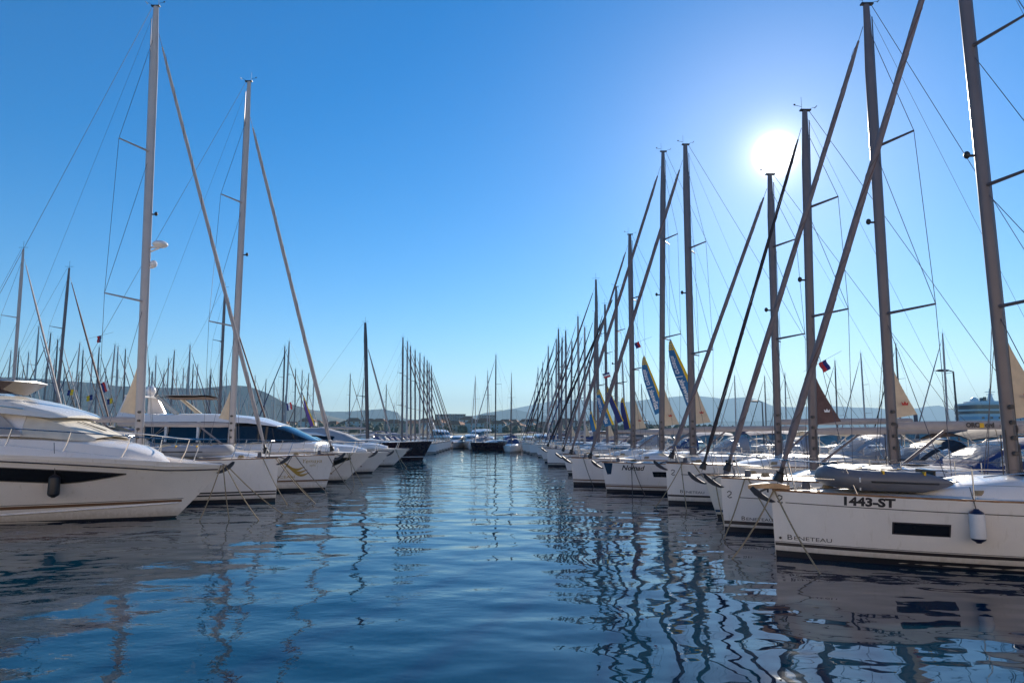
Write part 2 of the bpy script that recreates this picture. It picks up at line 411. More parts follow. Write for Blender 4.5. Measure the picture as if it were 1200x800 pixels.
def sail_yacht(root, H, cs, mx, mtop, mtopx, chord=0.28, width=None, detail=2, hullmat='gelcoat', mastmat='alu_white', boom_z=None,
               boom_len=4.6, fs_x=None, fs_top=0.95, fsail='sail_white', fs_r=(0.10, 0.06), fs_z=None, stripes=(), spread=(0.32, 0.64),
               sphood='canvas_navy', bimini='canvas_cream', flap=None, flap_emblem=None, cover='sail_white', sweep=0.75, ropes=True,
               coach=True, span=1.25, dome=False, sp=(.60, .72)):
    """local frame: x aft from the stem at the waterline, z up, cs = side towards the photographer"""
    L = H.L; deckz = H.Fz(mx)
    mb = MB(); H.build(mb, 44 if detail == 2 else 16, 10 if detail == 2 else 5); hull = mb.obj('hull', M(hullmat), root, merge=True)
    mb = MB(); H.deck(mb, 30 if detail == 2 else 12); mb.obj('deck', M('deck'), root)
    mb = MB(); H.band(mb, None, L - .02, -0.2, 0.10 if detail < 2 else 0.13, off=0.003); mb.obj('antifouling', M('antifoul'), hull)
    for (z0, z1, mk) in stripes:
        mb = MB(); H.band(mb, None, L - .3, z0, z1, off=0.004); mb.obj('boot_stripe', M(mk), hull)
    # toe rail
    mb = MB()
    for sd in (-1, 1):
        n = 24 if detail == 2 else 8
        pts = []
        for i in range(n + 1):
            w = (i / n) ** 1.4; z = H.Fz(w * L); x0 = H.xs(z); x = x0 + .04 + w * (L - x0 - .06)
            pts.append((x, sd * (H.hb(x, z) - 0.02), H.Fz(max(x, 0)) + 0.015))
        mb.tube(pts, 0.028, 4)
    mb.obj('toe_rail', M('teak') if detail == 2 else M('alu'), root)
    # coachroof
    if coach:
        xa, xb = L * 0.20, L * 0.66; ch = 0.40
        rows, N = [], (18 if detail == 2 else 6)
        for i in range(N + 1):
            f = i / N; x = xa + (xb - xa) * f; dz = H.Fz(x) + 0.0
            hh = ch * min(1, (f / 0.35)) ** 0.8 + 0.0; w = min(H.hb(x, dz) - 0.42, 1.35) * (0.35 + 0.65 * min(1, f / .3) ** .6)
            w = max(w, 0.12)
            rows.append([(x, -w, dz), (x, -w * .93, dz + hh * .6), (x, -w * .82, dz + hh * .92), (x, -w * .4, dz + hh * 1.04), (x, 0, dz + hh * 1.08),
                         (x, w * .4, dz + hh * 1.04), (x, w * .82, dz + hh * .92), (x, w * .93, dz + hh * .6), (x, w, dz)])
        mb = MB(); mb.grid(rows); e = rows[-1]; mb.add(e, [tuple(range(len(e)))])
        cr = mb.obj('coachroof', M('gelcoat') if hullmat != 'gelcoat_warm' else M('gelcoat_warm'), root)
        for sd in (0, 1):
            mb = MB(); strip = []
            for i in range(int(N * .45), int(N * .93) + 1):
                r_ = rows[i]; a, b = Vector(r_[0 if sd == 0 else 8]), Vector(r_[1 if sd == 0 else 7])
                o = Vector((0, -0.006 if sd == 0 else 0.006, 0.0))
                strip.append([a.lerp(b, .25) + o, a.lerp(b, .9) + o])
            if len(strip) > 1: mb.grid(strip)
            mb.obj('cabin_window', M('glass_dark'), cr)
        if detail == 2:
            for hx in (xa + 1.0, xa + 2.6):
                mb = MB(); i = min(N, int((hx - xa) / (xb - xa) * N)); z = rows[i][4][2]
                mb.box(hx, hx + .5, -.26, .26, z + .005, z + .05); mb.obj('hatch', M('glass_dark'), cr)
            for sd in (-1, 1):
                mb = MB()
                pts = [(x, sd * .75, H.Fz(x) + ch * 1.02 + (.02 if k in (0, 4) else .10)) for k, x in enumerate([xa + 1.5 + q * .7 for q in range(5)])]
                mb.tube(pts, .016, 6); mb.obj('handrail', M('steel'), cr)
    # mast
    wd = width or chord * 0.62
    mb = MB(); mb.oval((mx, 0, deckz), (mtopx, 0, mtop), chord, wd, 14 if detail == 2 else 6, taper=0.62)
    mast = mb.obj('mast', M(mastmat), root)
    if detail == 2:
        mb = MB(); mb.tube([(mx + chord * .5, 0, deckz + 1), (mx + chord * .5 + (mtopx - mx) * .97, 0, deckz + 1 + (mtop - deckz - 1) * .97)], 0.018, 4); mb.obj('mast_track', M('alu_dark'), mast)
        mb = MB()
        for q in range(4):
            z = deckz + .9 + q * .33; mb.tube([(mx, cs * (wd / 2), z), (mx, cs * (wd / 2 + .10), z)], .05, 8)
        for q in range(5):
            th = q * 1.3; mb.tube([(mx + cos(th) * .2, sin(th) * .14, deckz + .02), (mx + cos(th) * .18, sin(th) * .12, deckz + 1.1 + .1 * q)], .012, 4)
        mb.obj('halyard', M('rope_dark'), mast)
        mb = MB(); z = mtop
        mb.box(mtopx - .16, mtopx + .20, -.06, .06, z, z + .05)
        mb.tube([(mtopx - .1, 0, z), (mtopx - .1, 0, z + .5)], .006, 4)
        mb.tube([(mtopx + .05, 0, z), (mtopx + .30, .05, z + .14), (mtopx + .4, .05, z + .14)], .007, 4)
        mb.tube([(mtopx + .4, -.06, z + .16), (mtopx + .4, .12, z + .16)], .013, 4)
        mb.tube([(mtopx - .1, 0, z + .15), (mtopx - .34, 0, z + .2)], .008, 4); mb.ball((mtopx - .34, 0, z + .22), .035, .035, .03)
        mb.obj('wind_vane', M('black'), mast)
        zl = deckz + (mtop - deckz) * .52; xl = mx + (mtopx - mx) * .52 - chord * .5
        mb = MB(); mb.tube([(xl + .02, 0, zl), (xl - .14, 0, zl)], .03, 6); mb.ball((xl - .16, 0, zl + .02), .07, .07, .09); mb.obj('steaming_light', M('black'), mast)
    else:
        mb = MB(); z = mtop; mb.tube([(mtopx, 0, z - .05), (mtopx, 0, z + .6)], .012, 3); mb.tube([(mtopx - .35, 0, z + .12), (mtopx + .35, 0, z + .12)], .014, 3); mb.obj('wind_vane', M('black'), mast)
    # spreaders and shrouds
    wr = 0.0085 if detail == 2 else 0.009
    tips = {-1: [], 1: []}
    for f in spread:
        z = deckz + (mtop - deckz) * f; x = mx + (mtopx - mx) * f; s_ = span * (1.15 - f * .5)
        for sd in (-1, 1):
            tp = (x + sweep * (1.1 - f * .5), sd * s_, z + .06); tips[sd].append(tp)
            mb = MB(); mb.tube([(x + .02, sd * .05, z), tp], [.045, .028], 6 if detail == 2 else 4); mb.obj('spreader', M(mastmat), mast)
    ft = fs_top; ztf = deckz + (mtop - deckz) * ft; xtf = mx + (mtopx - mx) * ft
    for sd in (-1, 1):
        xc = mx + .45; base = (xc, sd * (H.hb(xc, deckz) - .1), deckz + .02)
        mb = MB()
        mb.tube([base] + tips[sd] + [(xtf, 0, ztf)], wr, 4)
        mb.tube([(xc - .1, base[1], base[2]), (mx + (mtopx - mx) * spread[0], 0, deckz + (mtop - deckz) * spread[0] - .1)], wr, 4)
        for q in range(len(spread) - 1):
            mb.tube([tips[sd][q], (mx + (mtopx - mx) * spread[q + 1], 0, deckz + (mtop - deckz) * spread[q + 1] - .1)], wr, 4)
        mb.obj('shroud', M('wire'), mast)
    mb = MB(); zs = H.Fz(L) + .05; ys = H.hb(L, zs) * .8; mid = (mtopx + (L - mtopx) * .78, 0, mtop + (zs - mtop) * .78)
    mb.tube([(mtopx + .15, 0, mtop), mid], wr, 4)
    for sd in (-1, 1): mb.tube([mid, (L - .1, sd * ys, zs)], wr, 4)
    mb.obj('backstay', M('wire'), mast)
    # forestay with the furled headsail
    fx = fs_x if fs_x is not None else -H.rake + .18
    fz = fs_z if fs_z is not None else H.Fz(0) + .12
    b0, b1 = Vector((fx, 0, fz)), Vector((xtf - chord * .45, 0, ztf))
    mb = MB(); mb.tube([b0, b1], wr * 1.3, 4); fst = mb.obj('forestay', M('wire'), root)
    d = (b1 - b0)
    mb = MB(); cyl_wrap_sail(mb, b0 + d.normalized() * .35, b0 + d * .965, fs_r[0], fs_r[1], 9 if detail == 2 else 5, 16 if detail == 2 else 4)
    fsl = mb.obj('furled_headsail', M(fsail), fst)
    if detail == 2:
        mb = MB(); pts = []
        for i in range(60):
            f = .07 + .86 * i / 59; rr_ = fs_r[0] + (fs_r[1] - fs_r[0]) * f; a = 1.2 + i * .33
            pts.append(b0 + d * f + Vector((cos(a) * rr_ * .93, sin(a) * rr_ * .93, 0)))
        mb.tube(pts, fs_r[0] * .17, 4); mb.obj('sail_edge', M('sail_brown' if fsail == 'sail_shaded' else 'canvas_grey'), fsl)
    if detail == 2:
        mb = MB(); n = d.normalized()
        mb.tube([b0 + n * .08, b0 + n * .12, b0 + n * .26, b0 + n * .30], [.10, .11, .08, .11], 10); mb.tube([b0 + n * .30, b0 + n * .55], [.05, .04], 6)
        mb.obj('furling_drum', M('black'), fst)
        # spiral UV strip rope
        mb = MB(); pts = []
        for i in range(90):
            f = .05 + .9 * i / 89; r_ = fs_r[0] + (fs_r[1] - fs_r[0]) * f + .004; a = i * .75
            pts.append(b0 + d * f + Vector((cos(a) * r_, sin(a) * r_, 0)))
        mb.tube(pts, .007, 3); mb.obj('furling_line', M('rope_dark'), fst)
    # boom
    bz = boom_z if boom_z is not None else deckz + 1.25
    mb = MB(); rows = []
    for k_, xx in enumerate([mx + chord * .5, mx + .6, mx + boom_len * .5, mx + boom_len - .1, mx + boom_len]):
        rr = (.10, .12, .125, .11, .07)[k_] if detail == 2 else (.1, .13, .13, .12, .08)[k_]
        zz = bz + .05 * (xx - mx) / boom_len
        rows.append([(xx, cos(2 * pi * j / 10) * rr * .7, zz + sin(2 * pi * j / 10) * rr) for j in range(10)])
    mb.grid(rows, close=True); mb.add(rows[-1], [tuple(range(10))]); boom = mb.obj('boom', M(cover), root)
    if detail == 2:
        mb = MB(); mb.tube([(mx + chord * .4, 0, deckz + .35), (mx + 1.5, 0, bz - .1)], [.045, .035], 8); mb.obj('boom_vang', M('alu'), boom)
        mb = MB(); mb.tube([(mtopx + .05, 0, mtop - .2), (mx + boom_len - .1, 0, bz + .15)], .005, 3); mb.obj('topping_lift', M('wire'), boom)
        mb = MB()
        for q in (.55, .6): mb.tube([(mx + boom_len * q, 0, bz - .1), (L * .64 + .1, .3 * (1 if q < .57 else -1), H.Fz(L * .64) + .5)], .009, 4)
        mb.obj('mainsheet', M('rope'), boom)
    # clew triangle of the furled mainsail
    if flap:
        wf, hf, mk = flap; z0 = bz + .22; rows = []
        xm = lambda z: mx + (mtopx - mx) * (z - deckz) / (mtop - deckz) + chord * .5
        for i in range(9):
            f = i / 8; z = z0 + hf * f; w_ = wf * (1 - f) ** 1.15
            row = []
            for j in range(5):
                g = j / 4
                row.append((xm(z) + w_ * g, .05 * sin(g * 3.1) * (1 - f), z + (0.10 * g * (1 - f))))
            rows.append(row)
        mb = MB(); mb.grid(rows); fl = mb.obj('mainsail_clew', M(mk), mast)
        if flap_emblem:
            mb = MB(); w2 = .16; x0 = xm(z0 + .3) + wf * .38; z_ = z0 + hf * .26
            crown = [(-.5, 0), (.5, 0), (.62, .6), (.25, .3), (0, .75), (-.25, .3), (-.62, .6)]
            for off in (-.012,):
                yy = cs * .065
                mb.add([(x0 + u * w2, yy, z_ + v * w2) for u, v in crown], [(0, 1, 2, 3), (0, 3, 4, 5), (0, 5, 6)])
            mb.obj('emblem', M(flap_emblem), fl)
    if dome:
        zl = deckz + (mtop - deckz) * dome; xl = mx + (mtopx - mx) * dome - chord * .5
        mb = MB(); mb.tube([(xl + .05, 0, zl - .25), (xl - .35, 0, zl - .08)], .035, 6); mb.box(xl - .5, xl, -.1, .1, zl - .06, zl - .03)
        mb.ball((xl - .38, 0, zl + .08), .30, .30, .15, 14, 9); mb.ball((xl - .16, 0, zl - .75), .14, .14, .16, 10, 8)
        mb.tube([(xl + .05, 0, zl - .9), (xl - .16, 0, zl - .9)], .04, 5)
        mb.obj('radar_dome', M('gelcoat'), mast)
    # pulpit, stanchions, lifelines, pushpit
    gh = .62
    mb = MB(); r_ = .014 if detail == 2 else .018
    def edge(x, sd, z=0): zz = H.Fz(max(x, 0)); return (x, sd * max(H.hb(x, zz) - .07, 0.03), zz + z)
    tipx = -H.rake + .10
    loop = [edge(1.5, -1, 0), edge(1.3, -1, gh), edge(.6, -1, gh + .04), (tipx + .15, -.18, H.Fz(0) + gh + .06), (tipx + .15, .18, H.Fz(0) + gh + .06), edge(.6, 1, gh + .04), edge(1.3, 1, gh), edge(1.5, 1, 0)]
    mb.tube(loop, r_, 6 if detail == 2 else 3)
    for sd in (-1, 1):
        mb.tube([edge(.45, sd, 0), edge(.3, sd, gh + .04)], r_, 5 if detail == 2 else 3)
        mb.tube([edge(tipx + .35, sd, 0), (tipx + .25, sd * .17, H.Fz(0) + gh + .05)], r_, 5 if detail == 2 else 3)
        mb.tube([edge(1.35, sd, gh * .5), edge(.5, sd, gh * .5)], r_ * .8, 4 if detail == 2 else 3)
    mb.obj('pulpit', M('steel'), root)
    sx = [1.4 + k * (L - 2.6) / 5 for k in range(1, 6)]
    if detail == 2:
        for sd in (-1, 1):
            for x in sx:
                mb = MB(); mb.tube([edge(x, sd, 0), edge(x, sd, gh)], .013, 6); mb.obj('stanchion', M('steel'), root)
    mb = MB()
    for sd in (-1, 1):
        for hh in (gh, gh * .5):
            mb.tube([edge(1.3, sd, hh)] + [edge(x, sd, hh) for x in sx] + [edge(L - .3, sd, hh)], .005 if detail == 2 else .008, 3)
            if detail < 2 and hh == gh:
                for x in sx: mb.tube([edge(x, sd, 0), edge(x, sd, gh)], .015, 3)
    mb.obj('lifeline', M('wire'), root)
    for sd in (-1, 1):
        mb = MB(); mb.tube([edge(L - 1.5, sd, 0), edge(L - 1.4, sd, gh + .1), edge(L - .1, sd, gh + .1), (L - .08, sd * .5, H.Fz(L) + gh + .1)], r_, 5 if detail == 2 else 3); mb.tube([edge(L - .15, sd, 0), edge(L - .1, sd, gh + .1)], r_, 5 if detail == 2 else 3)
        mb.obj('pushpit', M('steel'), root)
    # sprayhood
    if sphood:
        x0, x1 = L * sp[0], L * sp[1]; zb = H.Fz(x0) + .34; wv = min(1.35, H.hb(x0, H.Fz(x0)) - .35)
        rows, N, K = [], (8 if detail == 2 else 3), (13 if detail == 2 else 7)
        for i in range(N + 1):
            f = i / N; x = x0 + (x1 - x0) * f; h = .86 * sin(f * pi / 2) ** .75 + .02; row = []
            for j in range(K):
                th = pi * j / (K - 1)
                row.append((x + (1 - sin(th) ** .5) * .35 * (1 - f), -cos(th) * wv * (abs(cos(th)) ** -.35 if abs(cos(th)) > .01 else 1) if abs(cos(th)) > .01 else 0, zb + h * sin(th) ** .6))
            rows.append(row)
        mfn = (lambda i, j: 1 if (1 <= i <= 4 and j not in (0, 3, 8, 11)) else 0) if detail == 2 else None
        mb = MB(); mb.grid(rows, 0, mfn=mfn)
        sh = mb.obj('sprayhood', [M(sphood), clear_vinyl()], root)
        mb = MB(); mb.tube(rows[-1], .018, 5); mb.tube(rows[N // 2], .015, 5); mb.obj('hoop', M('steel'), sh)
    if bimini:
        x0, x1 = L * sp[1], L * .93; zb = H.Fz(x0) + 1.25; wv = H.B / 2 * .68
        rows = []
        for i in range(7):
            f = i / 6; x = x0 + (x1 - x0) * f; s_ = .12 * sin(f * pi)
            rows.append([(x, wv * v, zb + s_ + .22 * (1 - v * v)) for v in (-1, -.7, -.35, 0, .35, .7, 1)])
        mb = MB(); mb.grid(rows); mb.grid([[(p[0], p[1], p[2] - .03) for p in r_] for r_ in rows]); bi = mb.obj('bimini', M(bimini), root)
        for sd in (-1, 1):
            mb = MB(); xm_ = (x0 + x1) / 2; zd = H.Fz(xm_)
            for xe in (x0, xm_, x1): mb.tube([(xm_, sd * (wv + .05), zd + .05), (xe, sd * wv, zb)], .015, 4)
            mb.obj('bimini_frame', M('steel'), bi)
    # cockpit
    x0, x1 = L * .66, L * .97; z = H.Fz(x0)
    for sd in (-1, 1):
        mb = MB(); rows = []
        for i in range(6):
            x = x0 + (x1 - x0) * i / 5; y = sd * (H.hb(x, z) - .30); zz = H.Fz(x)
            rows.append([(x, y, zz - .01), (x, y - sd * .05, zz + .30), (x, y - sd * .35, zz + .30), (x, y - sd * .38, zz - .01)])
        mb.grid(rows); mb.add(rows[0], [(0, 1, 2, 3)]); mb.add(rows[-1], [(0, 1, 2, 3)])
        mb.obj('cockpit_coaming', M('gelcoat'), root)
    if detail == 2:
        for sd in (-1, 1):
            mb = MB(); c = Vector((L * .86, sd * .8, H.Fz(L * .86) + .65)); pts = [c + Vector((0, cos(a) * .38, sin(a) * .38)) for a in [2 * pi * q / 20 for q in range(21)]]
            mb.tube(pts, .018, 5); mb.tube([c + Vector((.05, 0, -.02)), (c.x + .2, c.y, H.Fz(c.x))], .07, 8)
            for a in range(5): mb.tube([c, c + Vector((0, cos(a * 1.257) * .37, sin(a * 1.257) * .37))], .008, 4)
            mb.obj('steering_wheel', M('steel'), root)
        anchor(root, H)
        for sd in (-1, 1):
            for x in (.85, L * .45):
                mb = MB(); z = H.Fz(x) + .03; y = sd * (H.hb(x, z) - .14); mb.tube([(x - .11, y, z + .05), (x + .11, y, z + .05)], .014, 5); mb.box(x - .03, x + .03, y - .012, y + .012, z - .04, z + .05); mb.obj('cleat', M('steel'), root)
        for (x, y, q_) in ((1.3, .35, .13), (L * .30, -.95, .16), (L * .37, .9, .15)):
            mb = MB(); z = H.Fz(x) + .05 + (.0 if x < 2 else .02); mb.tube([(x + cos(a_ * .5) * q_ * (1 - a_ * .006), y + sin(a_ * .5) * q_ * .8, z + a_ * .0016) for a_ in range(64)], .012, 4); mb.obj('rope_coil', M('rope'), root)
        mb = MB(); mb.tube([(.75 - H.rake, 0, H.Fz(0) + .03), (.75 - H.rake, 0, H.Fz(0) + .22)], [.09, .07], 10); mb.obj('windlass', M('galvanised'), root)
        for k_ in range(2):
            sd = -1 if k_ == 0 else 1
            mb = MB(); x = L * .70; z = H.Fz(x) + .30; y = sd * (H.hb(x, z) - .5)
            mb.tube([(x, y, z), (x, y, z + .08), (x, y, z + .18)], [.09, .06, .085], 12); mb.obj('winch', M('steel'), root)
    return mast

def mooring(root, H, ends, mk='rope', x0=.1):
    """rope lines from the bow down into the water; ends in local coordinates"""
    for (sx_, ex, ey) in ends:
        mb = MB(); z = H.Fz(0) + .02
        sgn = 1 if ey > 0 else -1
        a = Vector((sx_ - H.rake, sgn * max(H.hb(sx_ - H.rake + .02, z), .02), z)); b = Vector((ex, ey, -.08))
        pts = []
        for i in range(13):
            f = i / 12; p = a.lerp(b, f); p.z -= .10 * sin(pi * f); pts.append(p)
        mb.tube(pts, .018, 5); mb.obj('mooring_line', M(mk), root)

def s_mark(H, mb, x, z, side, h=.16):
    # small curled S-shaped emblem
    pts = []
    for i in range(13):
        a = R(100) + i / 12 * R(250) * -1
        pts.append((cos(a) * .3, .25 + sin(a) * .25))
    path = [(-.28, .55), (-.05, .72), (.25, .62), (.22, .38), (0, .18), (-.25, .02), (0, -.12), (.32, -.05)]
    w = .06
    v, f = [], []
    for i, p in enumerate(path):
        q = path[min(i + 1, len(path) - 1)]; o = path[max(i - 1, 0)]
        d = Vector((q[0] - o[0], q[1] - o[1])).normalized(); n_ = Vector((-d.y, d.x)) * w
        v += [((p[0] + n_.x) * h * 1.2, (p[1] + n_.y) * h * 1.4), ((p[0] - n_.x) * h * 1.2, (p[1] - n_.y) * h * 1.4)]
        if i: k = 2 * i; f.append((k - 2, k - 1, k + 1, k))
    H.decal(mb, (v, f), x, z, side)

# ------------------------------------------------------------------ inflatable dinghy
def dinghy(label, loc, rz, L=2.7, matk='rubber_grey', pitch=0.0):
    t = thing('inflatable_dinghy', label, 'dinghy', loc, rz); t.rotation_euler[1] = pitch
    mb = MB(); r0 = .215; W = .52; pts, rs = [], []
    n = 40
    for i in range(n + 1):
        f = i / n
        if f < .36: g = f / .36; x = L - g * (L - .85); y = -W
        elif f > .64: g = (f - .64) / .36; x = .85 + g * (L - .85); y = W
        else:
            a = -pi / 2 + (f - .36) / .28 * pi; x = .85 - cos(a) * .62; y = sin(a) * W
        pts.append((x, y, r0 + .10 * max(0, (.9 - x)) ** 1.5))
        e = min(f, 1 - f); rs.append(r0 * min(1, .18 + (e / .13) ** .8 * .82))
    mb.tube(pts, rs, 18); tb = mb.obj('air_tube', M(matk), t)
    mb = MB()
    for sd in (-1, 1): mb.tube([(x, sd * (W + r0 * .99), r0 - .01) for x in (.9, 1.4, 1.9, L - .35)], .022, 5)
    mb.obj('rubbing_strake', M('rubber_black'), tb)
    mb = MB(); rows = [[(x, y, .07 + .05 * abs(y)) for y in (-.5, 0, .5)] for x in (.45, 1.2, 2.0, L - .3)]; mb.grid(rows); mb.obj('floor', M('canvas_grey'), t)
    mb = MB(); mb.box(L - .32, L - .27, -.42, .42, .05, .46); mb.obj('transom_board', M('rubber_black'), t)
    mb = MB(); mb.box(1.4, 1.62, -.5, .5, .36, .40); mb.obj('seat', M('rubber_grey'), t)
    for x in (1.15, 1.95):
        for sd in (-1, 1):
            mb = MB(); mb.box(x, x + .035, sd * (W + .05), sd * (W + .16), r0 * 2 - .07, r0 * 2 + .01); mb.obj('grab_tab', M('yellow'), tb)
    mb = MB(); mb.tube([(.75, -.5, .42), (.68, -.73, .25), (.72, -.62, .02)], .02, 4); mb.obj('strap', M('flag_white'), tb)
    mb = MB(); mb.tube([(x, -W * .9, r0 * 2 + .015 + .02 * (k % 2)) for k, x in enumerate([.7 + q * .18 for q in range(11)])], .012, 4); mb.obj('grab_line', M('rope_dark'), tb)
    return t

def fender(label, loc, r=.14, h=.62, body='fender_white', end='fender_navy', rope=.5):
    t = thing('fender', label, 'fender', loc)
    mb = MB(); mb.tube([(0, 0, z) for z in (-h / 2 * .78, -h / 2 * .7, 0, h / 2 * .7, h / 2 * .78)], [r * .97, r, r, r, r * .97], 16); mb.obj('body', M(body), t)
    for sd in (-1, 1):
        mb = MB(); mb.tube([(0, 0, sd * h / 2 * q) for q in (.77, .88, 1.0, 1.07)], [r * .985, r * .85, r * .42, r * .3], 16); mb.obj('end_cap', M(end), t)
    mb = MB(); mb.tube([(0, 0, h / 2), (0, .08, h / 2 + rope * .5), (0, .16, h / 2 + rope)], .009, 5); mb.obj('rope', M('rope_dark'), t)
    return t

# ------------------------------------------------------------------ ENVIRONMENT
def water():
    m, n, l, b = _nt('sea_water')
    b.inputs['Base Color'].default_value = (0.0005, 0.028, 0.052, 1); b.inputs['Roughness'].default_value = 0.02
    b.inputs['IOR'].default_value = 1.34; b.inputs['Specular IOR Level'].default_value = 0.5
    tx = n.new('ShaderNodeTexCoord')
    def noise(sx_, sy_, det, rot=0):
        mp = n.new('ShaderNodeMapping'); mp.inputs['Scale'].default_value = (sx_, sy_, 1); mp.inputs['Rotation'].default_value[2] = rot
        no = n.new('ShaderNodeTexNoise'); no.inputs['Scale'].default_value = 1.0; no.inputs['Detail'].default_value = det; no.inputs['Roughness'].default_value = 0.45
        l.new(tx.outputs['Object'], mp.inputs['Vector']); l.new(mp.outputs[0], no.inputs['Vector']); return no.outputs['Fac']
    a = noise(0.55, 0.8, 1.5, .3); c = noise(1.5, 2.2, 1.5, -.25); d = noise(.12, .16, 2)
    def mm(op, x, y):
        k = n.new('ShaderNodeMath'); k.operation = op
        for i, v in enumerate((x, y)):
            if isinstance(v, (int, float)): k.inputs[i].default_value = v
            else: l.new(v, k.inputs[i])
        return k.outputs[0]
    mr = n.new('ShaderNodeMapRange'); mr.inputs['From Min'].default_value = .35; mr.inputs['From Max'].default_value = .68
    mr.inputs['To Min'].default_value = .35; mr.inputs['To Max'].default_value = 1.0; l.new(d, mr.inputs['Value'])
    fine = noise(6.0, 9.0, 2, .5); pat = noise(.05, .09, 3, .8)
    mr2 = n.new('ShaderNodeMapRange'); mr2.inputs['From Min'].default_value = .50; mr2.inputs['From Max'].default_value = .66; l.new(pat, mr2.inputs['Value'])
    h = mm('ADD', mm('MULTIPLY', a, 0.074), mm('MULTIPLY', mm('MULTIPLY', c, 0.014), mr.outputs[0])); h = mm('ADD', h, mm('MULTIPLY', mm('MULTIPLY', fine, .0035), mr2.outputs[0]))
    bp = n.new('ShaderNodeBump'); bp.inputs['Strength'].default_value = 1.0; bp.inputs['Distance'].default_value = 1.0
    l.new(h, bp.inputs['Height']); l.new(bp.outputs[0], b.inputs['Normal'])
    mb = MB(); mb.add([(-25000, -3000, 0), (25000, -3000, 0), (25000, 30000, 0), (-25000, 30000, 0)], [(0, 1, 2, 3)])
    return struct(mb.obj('water', m))
water()

def hills(name, prof, D, depth, matk, seed, rough=.10):
    rnd = random.Random(seed); from mathutils import noise as N_
    rows = []; K = 14
    pxs = [prof[0][0] + (prof[-1][0] - prof[0][0]) * i / 240 for i in range(241)]
    def top(px):
        for (a, b) in zip(prof, prof[1:]):
            if a[0] <= px <= b[0]:
                f = (px - a[0]) / (b[0] - a[0]); return a[1] + (b[1] - a[1]) * f
        return prof[-1][1]
    for px in pxs:
        H0 = max(Z_at(top(px), D), 2); X = X_at(px, D, H0); row = []
        for k in range(K * 2 + 1):
            f = 1 - abs(k - K) / K
            Y = D + (k - K) / K * depth
            nz = N_.fractal(Vector((X / (depth * .35) + seed, Y / (depth * .35), 0)), 1, 2, 5)
            z = H0 * (f ** 1.15) * (1 + rough * 3 * nz * (1 - f)) + (rough * H0 * .12 * nz if 0 < f else 0) * f
            row.append((X + (Y - D) * .05, Y, z - (6 if f == 0 else 0)))
        rows.append(row)
    mb = MB(); mb.grid(rows)
    return struct(mb.obj(name, matk))
rock = mat('mountain_slope', (0.04, 0.06, 0.045), 0.95, var=0.4, scale=0.004, col2=(0.10, 0.10, 0.08))
hills('mountains', [(560, 492), (600, 479), (625, 474), (650, 469), (680, 468), (700, 470), (736, 471), (760, 468), (780, 466), (805, 463), (830, 465), (850, 467), (874, 465), (888, 468), (907, 476), (930, 477), (967, 475), (1000, 477), (1029, 478), (1045, 480), (1070, 479), (1090, 475.5), (1101, 475), (1117, 480), (1150, 482), (1200, 478), (1300, 474), (1450, 480)], 11500, 900, rock, 3)
hills('far_ridge', [(520, 496), (545, 490), (567, 484), (600, 479), (640, 487), (700, 492), (800, 494), (900, 493), (1000, 491), (1120, 493), (1300, 490), (1450, 494)], 7500, 300, rock, 5)
hills('mesa', [(330, 480), (360, 480), (387, 482), (405, 482), (418, 481), (433, 480), (447, 479), (458, 481), (466, 483), (471, 489), (478, 491), (500, 492), (527, 493), (545, 494), (560, 498)], 6500, 380, rock, 8)
hills('wooded_hill', [(-500, 430), (-200, 436), (0, 441), (55, 444), (100, 448), (137, 452), (190, 454), (234, 455), (258, 453), (275, 451), (290, 452), (310, 459), (333, 471), (350, 476), (365, 480), (385, 487), (410, 493), (440, 498)], 3300, 380, rock, 11)

# ------------------------------------------------------------------ placing yachts
OCC = []                                             # (x0, x1, y0, y1) footprints already taken
def solve(px, Yb, Xb, rz, z):
    m = 0
    for _ in range(8):
        Y = Yb + m * sin(rz); m = (X_at(px, Y, z) - Xb) / cos(rz)
    return m
def place_yacht(label, bow, H, side, mast_base, mast_top, rz=0.0, fs=None, group='sailing yachts moored bow out', cat='sailboat', **kw):
    """bow = photo pixel of the stem at the waterline; side +1: stern to the right, -1: stern to the left"""
    b = ground(*bow); a = rz if side > 0 else pi + rz
    t = thing('sailing_yacht', label, cat, b, a, group)
    dz = H.Fz(4.5); mx = solve(mast_base, b.y, b.x, a, dz + .6); Ym = b.y + mx * sin(a)
    zt = Z_at(mast_top[1], Ym); mtx = solve(mast_top[0], b.y, b.x, a, zt)
    zt = zt + kw.pop('extra', 0) ; ex = (mtx - mx) / max(1, Z_at(mast_top[1], Ym) - dz); mtx = mx + ex * (zt - dz)
    if fs: kw['fs_x'] = solve(fs, b.y, b.x, a, H.F0 + .3)
    sail_yacht(t, H, -1 if side > 0 else 1, mx, zt, mtx, **kw)
    OCC.append((min(b.x, b.x + side * H.L), max(b.x, b.x + side * H.L), b.y - H.B / 2, b.y + H.B / 2))
    return t, b, mx, a
def text_part(H, s, size, x, z, side, parent, mk='lettering', bold=0.0, shear=0.0, stretch=1.0, name='lettering', slope=0.0):
    v, f = text2d(s, size, bold, shear); v = [(a * stretch, b) for a, b in v]
    mb = MB(); H.decal(mb, (v, f), x, z, side, slope=slope); return mb.obj(name, M(mk), parent, smooth=False, recalc=False)
def hullof(t): return [c for c in t.children if c.name.startswith('hull')][0]

